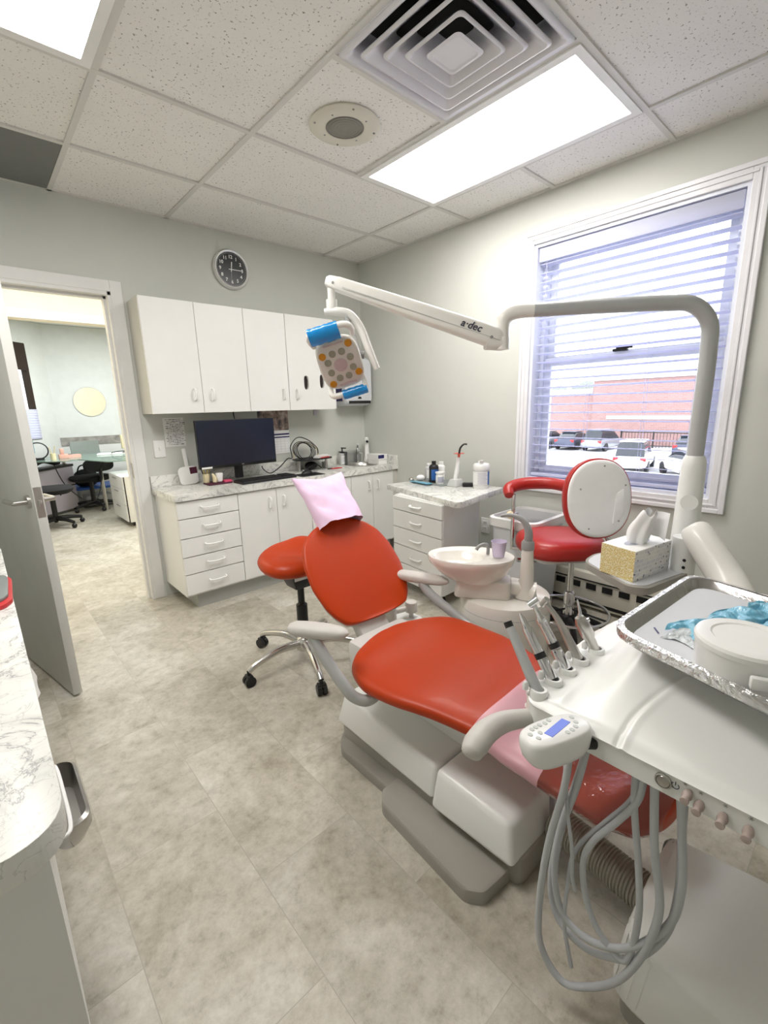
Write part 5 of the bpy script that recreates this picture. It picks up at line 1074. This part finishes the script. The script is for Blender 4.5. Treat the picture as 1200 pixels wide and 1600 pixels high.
solo('barrier_sleeve', bar(-.083, .035, .135, .034), 'blue', 'bright blue film sleeve on the upper handle of the dental light', 'barrier film', ang=80)
solo('barrier_sleeve', bar(-.03, .075, -.128, .020), 'blue', 'bright blue film sleeve on the lower handle of the dental light', 'barrier film', ang=80)
# tissue shelf
t = thing('tissue_shelf', 'rounded grey edged shelf under the tissue box by the column', 'shelf', (-.8, -2.7, .57))
SP = [(-.865, -2.50), (-1.03, -2.745), (-1.00, -2.805), (-.66, -2.875), (-.56, -2.80), (-.56, -2.62), (-.72, -2.49)]
link('board', G().prism(rpoly(SP, [.05, .025, .025, .05, .04, .04, .05], 5), .572, .600), 'plate', t)
link('top_face', G().prism(rpoly(inset([(x, y) for x, y in SP][0:4], 1.0) if 0 else [(-.865, -2.512), (-1.012, -2.74), (-.985, -2.79), (-.665, -2.862), (-.575, -2.795), (-.575, -2.63), (-.725, -2.505)], [.05, .022, .022, .05, .04, .04, .05], 5), .600, .603), 'towel', t)
link('bracket', G().box(-.74, -.60, -2.82, -2.74, .545, .572, .004), 'shell2', t)
t = thing('tissue_box', 'tissue box with yellow mosaic and grey tile print, tissue pulled up', 'tissue box', (-.84, -2.70, .603))
bp = [(-.945, -2.605), (-.985, -2.745), (-.73, -2.79), (-.69, -2.65)]
bm_ = G(); 
link('carton', G().prism(bp, .6035, .725, .001), 'white', t, False)
def wallp(i, off=.0012):
    p, q = Vector(bp[i]), Vector(bp[i + 1]); d_ = (q - p).normalized(); n_ = Vector((d_.y, -d_.x)); c_ = Vector((-.8375, -2.6975))
    if n_.dot((p + q) / 2 - c_) < 0: n_ = -n_
    a_, b_ = p + n_ * off, q + n_ * off
    return G().loft([[(a_.x, a_.y, .604), (b_.x, b_.y, .604), (b_.x, b_.y, .7245), (a_.x, a_.y, .7245)]] , cap=False), a_, b_, n_
def wallpanel(i, mt, nm):
    _, a_, b_, n_ = wallp(i); c_ = n_ * -.0011
    link(nm, G().prism([(a_.x, a_.y), (b_.x, b_.y), (b_.x + c_.x, b_.y + c_.y), (a_.x + c_.x, a_.y + c_.y)], .604, .7245), mt, t, False)
wallpanel(0, 'ymos', 'yellow_side'); wallpanel(1, 'bgrid', 'tile_print_side')
link('opening', G(Matrix.Translation((-.845, -2.70, .7255)) @ Matrix.Rotation(R(-10), 4, 'Z')).loft([[(.075 * se(2 * PI * k / 30, 2.3)[0], .026 * se(2 * PI * k / 30, 2.3)[1], z) for k in range(30)] for z in (0, .0006)]), 'labeltx', t)
def tis(u, v):
    a_ = 2 * PI * u * .93; w = (.028 + .006 * math.sin(5 * a_)) * (1 - v) ** .5 * (1 + .6 * math.sin(PI * v)) + .012 + .02 * v * v; 
    return (-.845 + w * math.cos(a_) + .015 * v * v, -2.70 + w * .8 * math.sin(a_) - .03 * v * v, .724 + .125 * v + .012 * math.sin(3 * a_) * v)
link('pulled_tissue', G().grid(tis, 44, 20), 'tissue', t, ang=80)
link('tissue_corner', G().grid(lambda u, v: (-.81 + .03 * v + .008 * math.sin(4 * u), -2.735 - .055 * u, .76 + .085 * v - .02 * u * (1 - v)), 12, 12), 'tissue', t, ang=80)

# ------------------------------------------------------------------ left counter, drawers and what is there
t = thing('side_counter', 'marble laminate counter along the left edge of the photo', 'counter', (-3.1, -1.95, 0))
link('top', G().prism(rpoly([(-3.52, -1.075), (-3.52, -2.715), (-2.752, -2.715), (-2.742, -1.075)], [0, 0, .075, .03], 8), .748, .79, .0015), 'marble', t, ang=30)
link('end_panel', G().box(-3.50, -2.778, -2.665, -2.640, 0, .748), 'cab', t, False)
link('carcass', G().box(-3.50, -2.80, -2.64, -1.12, .08, .748), 'cab', t, False)
for k in range(3):
    dr = link('drawer', G().box(-2.80, -2.782, -2.64 + .5 * k + .003, -2.64 + .5 * (k + 1) - .003, .10, .74, .001), 'cab', t, False)
    link('handle', G().tube([(-2.782, -2.44 + .5 * k, .64), (-2.765, -2.434 + .5 * k, .64), (-2.765, -2.306 + .5 * k, .64), (-2.782, -2.30 + .5 * k, .64)], .005, 8), 'white', dr)
t = thing('steel_dish', 'open stainless steel dish with rounded rim fixed to the left counter front', 'dish', (-2.72, -2.27, .44))
g = G(); o1, o2, o3 = rrect(-2.782, -2.708, -2.365, -2.145, .032, 6), rrect(-2.776, -2.714, -2.359, -2.151, .029, 6), rrect(-2.770, -2.722, -2.345, -2.165, .025, 6)
g.loft([[(x, y, z) for x, y in o] for o, z in ((o3, .44), (o1, .475), (o1, .50), (o2, .505), (o2, .498), (o3, .450))]); link('dish', g, 'steel', t, ang=50)
link('liner_edge', G().tube([(-2.765, -2.17, .503), (-2.745, -2.16, .507), (-2.742, -2.26, .508), (-2.745, -2.37, .506), (-2.765, -2.38, .503)], .004, 8), 'whitegl', t)
g = G(); g.grid(lambda u, v: (-2.782 + (.045 + .012 * noise.noise(Vector((u * 5, v * 4, 2)))) * math.sin(PI * u) ** .5 * (1 - .3 * v), -1.72 - .26 * u, .56 + .14 * v), 24, 10)
solo('plastic_bag', g, 'whitegl', 'white plastic bag bulging from the left counter front', 'bag', origin=(-2.76, -1.85, .56), ang=80)
t = thing('cassette_tray', 'small grey cassette with pink red edge at the far left of the counter', 'tray', (-2.80, -1.69, .79))
link('base', G().prism(rpoly([(-2.90, -1.55), (-2.745, -1.555), (-2.738, -1.59), (-2.748, -1.79), (-2.765, -1.825), (-2.90, -1.90)], .01, 3), .79, .802, .002), 'redp', t)
link('cover', G().prism(rpoly([(-2.90, -1.56), (-2.752, -1.565), (-2.746, -1.60), (-2.755, -1.77), (-2.77, -1.80), (-2.90, -1.86)], .01, 3), .802, .812, .002), 'slate', t)
link('labels', G().box(-2.86, -2.775, -1.78, -1.75, .812, .814).box(-2.86, -2.77, -1.70, -1.64, .812, .8135), 'khaki', t, False)
# ------------------------------------------------------------------ office beyond the hall
t = thing('filing_cabinet', 'white three drawer filing cabinet on castors seen through the doorway', 'filing cabinet', (-1.3, 2.8, 0))
link('body', G().box(-1.545, -1.10, 2.42, 3.08, .05, .585, .003), 'white', t, False)
for k in range(3):
    z0 = (.06, .25, .43)[k]; z1 = (.245, .425, .58)[k]
    dr = link('drawer', G().box(-1.562, -1.547, 2.435, 3.07, z0, z1, .002), 'white', t, False); link('handle', G().box(-1.575, -1.562, 2.68, 2.84, z1 - .035, z1 - .028), 'steel', dr, False)
link('dark_edge', G().box(-1.549, -1.540, 2.414, 2.42, .05, .58), 'black', t, False)
for x, y in ((-1.49, 2.47), (-1.16, 2.47), (-1.49, 3.02), (-1.16, 3.02)): link('caster', G().cyl((x - .012, y, .024), (x + .012, y, .024), .024, n=14).box(x - .008, x + .008, y - .008, y + .008, .04, .052), 'black', t)
t = thing('glass_desk', 'L shaped green glass desk on steel legs in the far office', 'desk', (-1.5, 3.7, 0))
link('glass_top', G().prism(rpoly([(-2.30, 3.55), (-1.98, 3.25), (-1.80, 3.32), (-1.62, 2.72), (-.95, 2.58), (-.95, 4.35), (-1.95, 4.35)], .03, 3), .735, .745), 'tglass', t, False)
for x, y in ((-1.52, 3.75), (-1.05, 2.75), (-1.05, 4.2), (-1.85, 4.25)): link('leg', G().cyl((x, y, .0), (x, y, .735), .024, n=16).cyl((x, y, 0), (x, y, .012), .045, n=16), 'steel', t)
t = thing('credenza', 'lilac grey side cabinet with black top in the far office', 'cabinet', (-2.05, 4.0, 0))
link('front', G().prism([(-2.32, 3.78), (-1.86, 4.18), (-1.78, 4.10), (-2.24, 3.70)], .04, .60), 'lilac', t, False)
link('black_top', G().prism([(-2.40, 3.82), (-1.86, 4.28), (-1.76, 4.14), (-2.27, 3.64)], .60, .63), 'black', t, False)
t = thing('laptop', 'grey laptop open on the glass desk, back towards the door', 'laptop', (-1.55, 4.1, .745))
link('screen_lid', G().frus([(-1.77, 4.05), (-1.41, 4.22), (-1.405, 4.205), (-1.765, 4.035)], [(-1.78, 4.02), (-1.42, 4.19), (-1.415, 4.175), (-1.775, 4.005)], .745, .93), 'slate', t, False); link('base', G().prism([(-1.76, 4.05), (-1.40, 4.21), (-1.48, 4.34), (-1.84, 4.2)], .746, .762), 'slate', t, False)
solo('desk_lamp', G().prism(rrect(-1.19, -1.10, 3.85, 3.95, .03), .80, .99, .01).cyl((-1.145, 3.9, .745), (-1.145, 3.9, .80), .014, n=10), 'khaki', 'beige block shaped lamp at the right end of the glass desk', 'lamp', origin=(-1.145, 3.9, .745))
solo('keyboard', G(Matrix.Translation((-1.3, 3.75, .745)) @ Matrix.Rotation(R(-20), 4, 'Z')).box(-.22, .22, -.07, .07, 0, .02, .004), 'white', 'white keyboard on the far glass desk', 'keyboard', origin=(-1.3, 3.75, .745))
tag(link('cable', G().tube([(-1.30, 3.9, .75), (-1.38, 3.6, .78), (-1.30, 3.45, .80), (-1.22, 3.55, .78), (-1.28, 3.8, .75)], .006, 6), 'black'), 'black cable looped on the far glass desk', 'cable')
tag(link('cable', G().tube([(-2.05, 3.45, .70), (-1.98, 3.40, .45), (-1.80, 3.42, .22), (-1.66, 3.5, .2), (-1.55, 3.65, .40), (-1.50, 3.72, .72)], .006, 6), 'black'), 'black cable sagging under the far glass desk', 'cable')
t = thing('storage_box', 'clear storage box with blue lid under the far desk', 'box', (-1.5, 4.35, 0))
link('box', G().frus(rrect(-1.72, -1.30, 4.10, 4.5, .03), rrect(-1.76, -1.26, 4.07, 4.53, .03), 0, .26), 'clear', t); link('contents', G().box(-1.68, -1.34, 4.14, 4.46, .01, .16, .03), 'towel', t); link('lid', G().prism(rrect(-1.78, -1.24, 4.05, 4.55, .03), .26, .29, .004), 'blueL', t)
solo('handbag', G().ball((-1.62, 4.28, .40), (.16, .13, .13), None, 10).tube([(-1.72, 4.24, .48), (-1.68, 4.22, .58), (-1.56, 4.24, .58), (-1.52, 4.28, .48)], .010, 8), 'blackm', 'black bag on the blue lidded box', 'bag', origin=(-1.62, 4.28, .29))
def ochair(x, y, rz, lab, sz=.45):
    t = thing('office_chair', lab, 'office chair', (x, y, 0), rz, 'black office chairs in the far office'); mm = LOC[t.name]
    g = G(mm); g.loft([[(.23 * w * se(2 * PI * k / 30, 3)[0], .22 * w * se(2 * PI * k / 30, 3)[1], z) for k in range(30)] for z, w in ((sz - .05, .85), (sz - .03, .98), (sz, 1), (sz + .02, .9), (sz + .028, .4))]); link('seat', g, 'blackm', t)
    g = G(mm); g.loft([[(.20 * w * se(2 * PI * k / 30, 3)[0], .22 + th, sz + .17 + .09 * w * se(2 * PI * k / 30, 3)[1]) for k in range(30)] for th, w in ((0, .9), (.02, 1), (.045, .95), (.05, .5))]); link('backrest', g, 'blackm', t)
    link('back_support', G(mm).tube([(0, .05, sz - .05), (0, .24, sz - .03), (0, .27, sz + .12)], .02, 8), 'black', t); link('column', G(mm).cyl((0, 0, .08), (0, 0, sz - .05), .028, n=12), 'black', t)
    link('lever', G(mm).tube([(.05, -.02, sz - .07), (.22, -.05, sz - .08), (.24, -.05, sz - .12)], .008, 6), 'black', t)
    for k in range(5):
        a = R(72 * k + 10); e_ = (.27 * math.cos(a), .27 * math.sin(a)); lg = link('leg', G(mm).tube([(0, 0, .10), (e_[0] * .5, e_[1] * .5, .095), (*e_, .07)], [.03, .024, .018], 8), 'black', t)
        link('caster', G(mm).ball((*e_, .028), (.028, .028, .028), None, 8), 'black', lg)
ochair(-2.16, 3.12, R(75), 'black office chair on castors nearest the far office door')
ochair(-1.62, 3.95, R(200), 'black office chair tucked under the far glass desk', .45)
t = thing('wall_mirror', 'round frameless mirror on the far office wall', 'mirror', (-1.355, 4.62, 1.46))
MM = Matrix.Translation((-1.355, 4.618, 1.46)) @ Matrix.Rotation(R(90), 4, 'X')
link('glass', G(MM).cyl((0, 0, 0), (0, 0, .008), .205, n=56), 'mirror', t); link('bevel', G(MM).torus((0, 0, .008), .205, .003, 56, 6), 'clear' if 0 else 'palegr', t)
# window in the angled office wall: frame, dark blind above, white pleated shade below
wa, wb = Vector((-2.45, 3.97, 0)), Vector((-2.02, 4.40, 0)); wd_ = (wb - wa).normalized(); wL = (wb - wa).length; wn_ = Vector((wd_.y, -wd_.x, 0))
WM = Matrix(((wd_.x, wn_.x, 0, wa.x), (wd_.y, wn_.y, 0, wa.y), (0, 0, 1, 0), (0, 0, 0, 1)))   # local y towards the room
g = G(WM); fr_ = .035
g.box(0, fr_, -.07, .0, .97, 2.2).box(wL - fr_ * 1.3, wL, -.07, .0, .97, 2.2).box(fr_, wL - fr_, -.07, 0, .97, 1.0).box(fr_, wL - fr_, -.07, 0, 2.165, 2.2)
o = struct('window_2', g, 'brown'); link('glass', G(WM).box(fr_, wL - fr_, -.05, -.046, 1.0, 2.165), 'glass', o, False)
g = G(WM)
for k in range(24): g.box(.01, wL - .01, .004 + .006 * (k % 2), .012 + .006 * (k % 2), .98 + k * .016, .996 + k * .016)
solo('pleated_shade', g, 'slat', 'white pleated shade covering the lower part of the far office window', 'shade', origin=(-2.2, 4.2, .98), smooth=False)
solo('roller_shade', G(WM).box(.005, wL - .005, .003, .006, 1.86, 2.19), 'brown', 'dark shade over the top of the far office window', 'shade', origin=(-2.2, 4.2, 1.86), smooth=False)
solo('poster', G(WM).box(.05, .40, .03, .036, .80, .965), 'teal', 'small teal board behind the desk clutter in the far office', 'board', origin=(-2.2, 4.15, .80), smooth=False)
solo('pen_cup', G().cyl((-2.02, 3.62, .745), (-2.02, 3.62, .82), .03, n=12).tube([(-2.03, 3.62, .80), (-2.05, 3.60, .90)], .006, 5).tube([(-2.01, 3.62, .80), (-1.99, 3.60, .91)], .006, 5), 'khaki', 'yellowish pen cup on the left of the far desk', 'pen cup', origin=(-2.02, 3.62, .745))
solo('desk_organizer', G().box(-1.96, -1.86, 3.62, 3.70, .745, .80, .004).box(-1.94, -1.90, 3.64, 3.68, .80, .87, .004), 'peach', 'pink organizer with pens on the left of the far desk', 'organizer', origin=(-1.9, 3.66, .745))
solo('round_mirror_stand', G().torus((0, 0, 0), .10, .008, 30, 8, Matrix.Translation((-2.15, 3.72, .86)) @ Matrix.Rotation(R(75), 4, 'X')).cyl((-2.15, 3.72, .745), (-2.15, 3.72, .77), .05, n=16), 'black', 'black hooped stand on the left of the far desk', 'stand', origin=(-2.15, 3.72, .745))
solo('headset', G().tube([(-2.2, 3.95, .66), (-2.1, 4.0, .70), (-1.98, 4.06, .66), (-1.92, 4.12, .66)], .022, 8), 'black', 'black headset on the black topped cabinet in the far office', 'headset', origin=(-2.1, 4.0, .64))
solo('paper_stack', G().prism([(-1.86, 3.75), (-1.70, 3.80), (-1.72, 3.90), (-1.88, 3.85)], .745, .775), 'peach', 'pink papers left of the laptop in the far office', 'papers', origin=(-1.79, 3.82, .745), smooth=False)

# ------------------------------------------------------------------ outside the window
GZ = -2.7
struct('ground_outside', G().box(.3, 90, -70, 60, GZ - .1, GZ), 'asphalt')
t = thing('brick_building', 'long red brick building with white roof edge across the parking lot', 'building', (45, 8, GZ))
link('tall_block', G().box(42, 58, -12, 16.2, GZ, 3.25), 'brick', t, False); link('low_block', G().box(42.3, 58, 16.2, 34, GZ, 2.15), 'brick', t, False)
link('roof_edge', G().box(41.8, 58, -12.1, 16.3, 3.1, 3.75), 'concrete', t, False); link('low_roof_edge', G().box(42.1, 58, 16.3, 34, 2.0, 2.45), 'concrete', t, False)
link('wall_band', G().box(41.93, 42, -12, 14.8, -.42, -.1), 'concrete', t, False)
t = thing('parking_fence', 'dark metal railing fence along the foot of the brick building', 'fence', (39.5, 4, GZ))
link('rails', G().box(39.48, 39.52, -8, 12.5, GZ + 1.25, GZ + 1.33).box(39.48, 39.52, -8, 12.5, GZ + .15, GZ + .22), 'black', t, False)
g = G()
for k in range(84): g.box(39.49, 39.51, -8 + k * .244, -7.97 + k * .244, GZ, GZ + 1.3)
link('bars', g, 'black', t, False)
for k in range(9): link('post', G().box(39.45, 39.55, -8.05 + k * 2.55, -7.95 + k * 2.55, GZ, GZ + 1.45), 'black', t, False)
g = G(); rnd = random.Random(9)
for k in range(16): g.ball((62 + rnd.uniform(-2, 2), 17 + k * 1.5, 1.2 + rnd.uniform(0, .9)), (1.8, 1.6, 1.5 + rnd.random()), None, 6)
tag(link('tree_line', g, 'leaf'), 'hazy line of trees above the lower roof of the brick building', 'trees', kind='stuff')
def car(x, y, rz, m_, lab, s=1.0, suv=0):
    t = thing('parked_car', lab, 'car', (x, y, GZ), rz, 'cars parked outside the window'); mm = LOC[t.name] @ Matrix.Diagonal((s, s, s, 1))
    def sec(xx, w, z0, z1, e=5): return [(xx, w * se(2 * PI * k / 24, e)[0], (z0 + z1) / 2 + (z1 - z0) / 2 * se(2 * PI * k / 24, e)[1]) for k in range(24)]
    link('body', G(mm).loft([sec(*q) for q in ((-2.2, .7, .35, .75), (-2.12, .86, .28, .92), (-1.4, .9, .25, 1.0), (0, .92, .25, .98), (1.2, .9, .25, .95), (2.0, .84, .28, .85), (2.15, .7, .35, .7))]), m_, t)
    rf = 1.72 if suv else 1.48; cb = link('cabin', G(mm).loft([sec(*q) for q in ((-2.0 if suv else -1.75, .72, .85, 1.0), (-1.75 if suv else -1.25, .68, .85, rf - .05), (-.4, .68, .85, rf), (.3, .68, .85, rf - .06), (1.1, .74, .85, 1.0))]), 'carglass', t)
    link('roof', G(mm).box(-1.3 if not suv else -1.7, .3, -.62, .62, rf - .04, rf + .02, .02), m_, cb)
    for xx in (-1.4, 1.35):
        for yy in (-.82, .82): link('wheel', G(mm).cyl((xx, yy - .1, .33), (xx, yy + .1, .33), .33, n=18), 'black', t)
    for yy in (-.68, .68): link('tail_light', G(mm).box(-2.19, -2.08, yy - .14, yy + .14, .68, .88, .02), 'tailr', t)
car(36.2, 17.4, 0, 'cars', 'silver car parked furthest left by the brick building', suv=0)
car(36.4, 15.1, R(3), 'carb', 'dark blue car second from the left by the brick building')
car(36.4, 12.6, R(-3), 'cars', 'grey hatchback third from the left by the brick building', suv=1)
car(35.2, 5.9, R(4), 'carb', 'dark blue car standing alone by the fence behind the light column')
car(26.2, 6.6, R(12), 'carw', 'white hatchback in the nearer parking row above the stool back', suv=1)
car(24.6, 3.3, R(35), 'carw', 'white car with its windshield shown in the nearer row behind the column')
# ------------------------------------------------------------------ camera, light, world
F_PX = 707.3
cam = bpy.data.cameras.new('camera'); co = bpy.data.objects.new('camera', cam); COL.objects.link(co)
cam.sensor_fit = 'VERTICAL'; cam.sensor_height = 32; cam.lens = 32 * F_PX / 1600; cam.clip_start = .02; cam.clip_end = 300
yaw, pitch, roll = .7323946, -.2287836, -.0266519
Fv = Vector((math.sin(yaw) * math.cos(pitch), math.cos(yaw) * math.cos(pitch), math.sin(pitch))); Rv = Vector((math.cos(yaw), -math.sin(yaw), 0)); Uv = Rv.cross(Fv)
R2 = Rv * math.cos(roll) + Uv * math.sin(roll); U2 = -Rv * math.sin(roll) + Uv * math.cos(roll)
mw = Matrix.Identity(4)
for i in range(3): mw[i][0] = R2[i]; mw[i][1] = U2[i]; mw[i][2] = -Fv[i]; mw[i][3] = (-2.76247, -3.31637, 1.28066)[i]
co.matrix_world = mw; sc.camera = co
w = bpy.data.worlds.new('overcast_sky'); sc.world = w; w.use_nodes = True; nt = w.node_tree; bg = nt.nodes['Background']
bg.inputs[0].default_value = (.92, .955, 1, 1); bg.inputs[1].default_value = 2.4
def area(name, loc, sx, sy, e, c=(1, .95, .86)):
    L = bpy.data.lights.new(name, 'AREA'); L.shape = 'RECTANGLE'; L.size = sx; L.size_y = sy; L.energy = e; L.color = c
    o = bpy.data.objects.new(name, L); COL.objects.link(o); o.location = loc
    return o
area('hall_ceiling_lamp', (-1.9, .75, 2.46), 1.8, .5, 13, (1, .9, .74))
area('office_fill_light', (-1.2, 2.9, 2.46), 1.6, 1.0, 42, (.96, .98, 1))  # added fill light out of view, brightens the far office
sc.view_settings.view_transform = 'Standard'; sc.view_settings.look = 'None'; sc.view_settings.gamma = 1; sc.view_settings.use_curve_mapping = False
sc.view_settings.exposure = 1.08
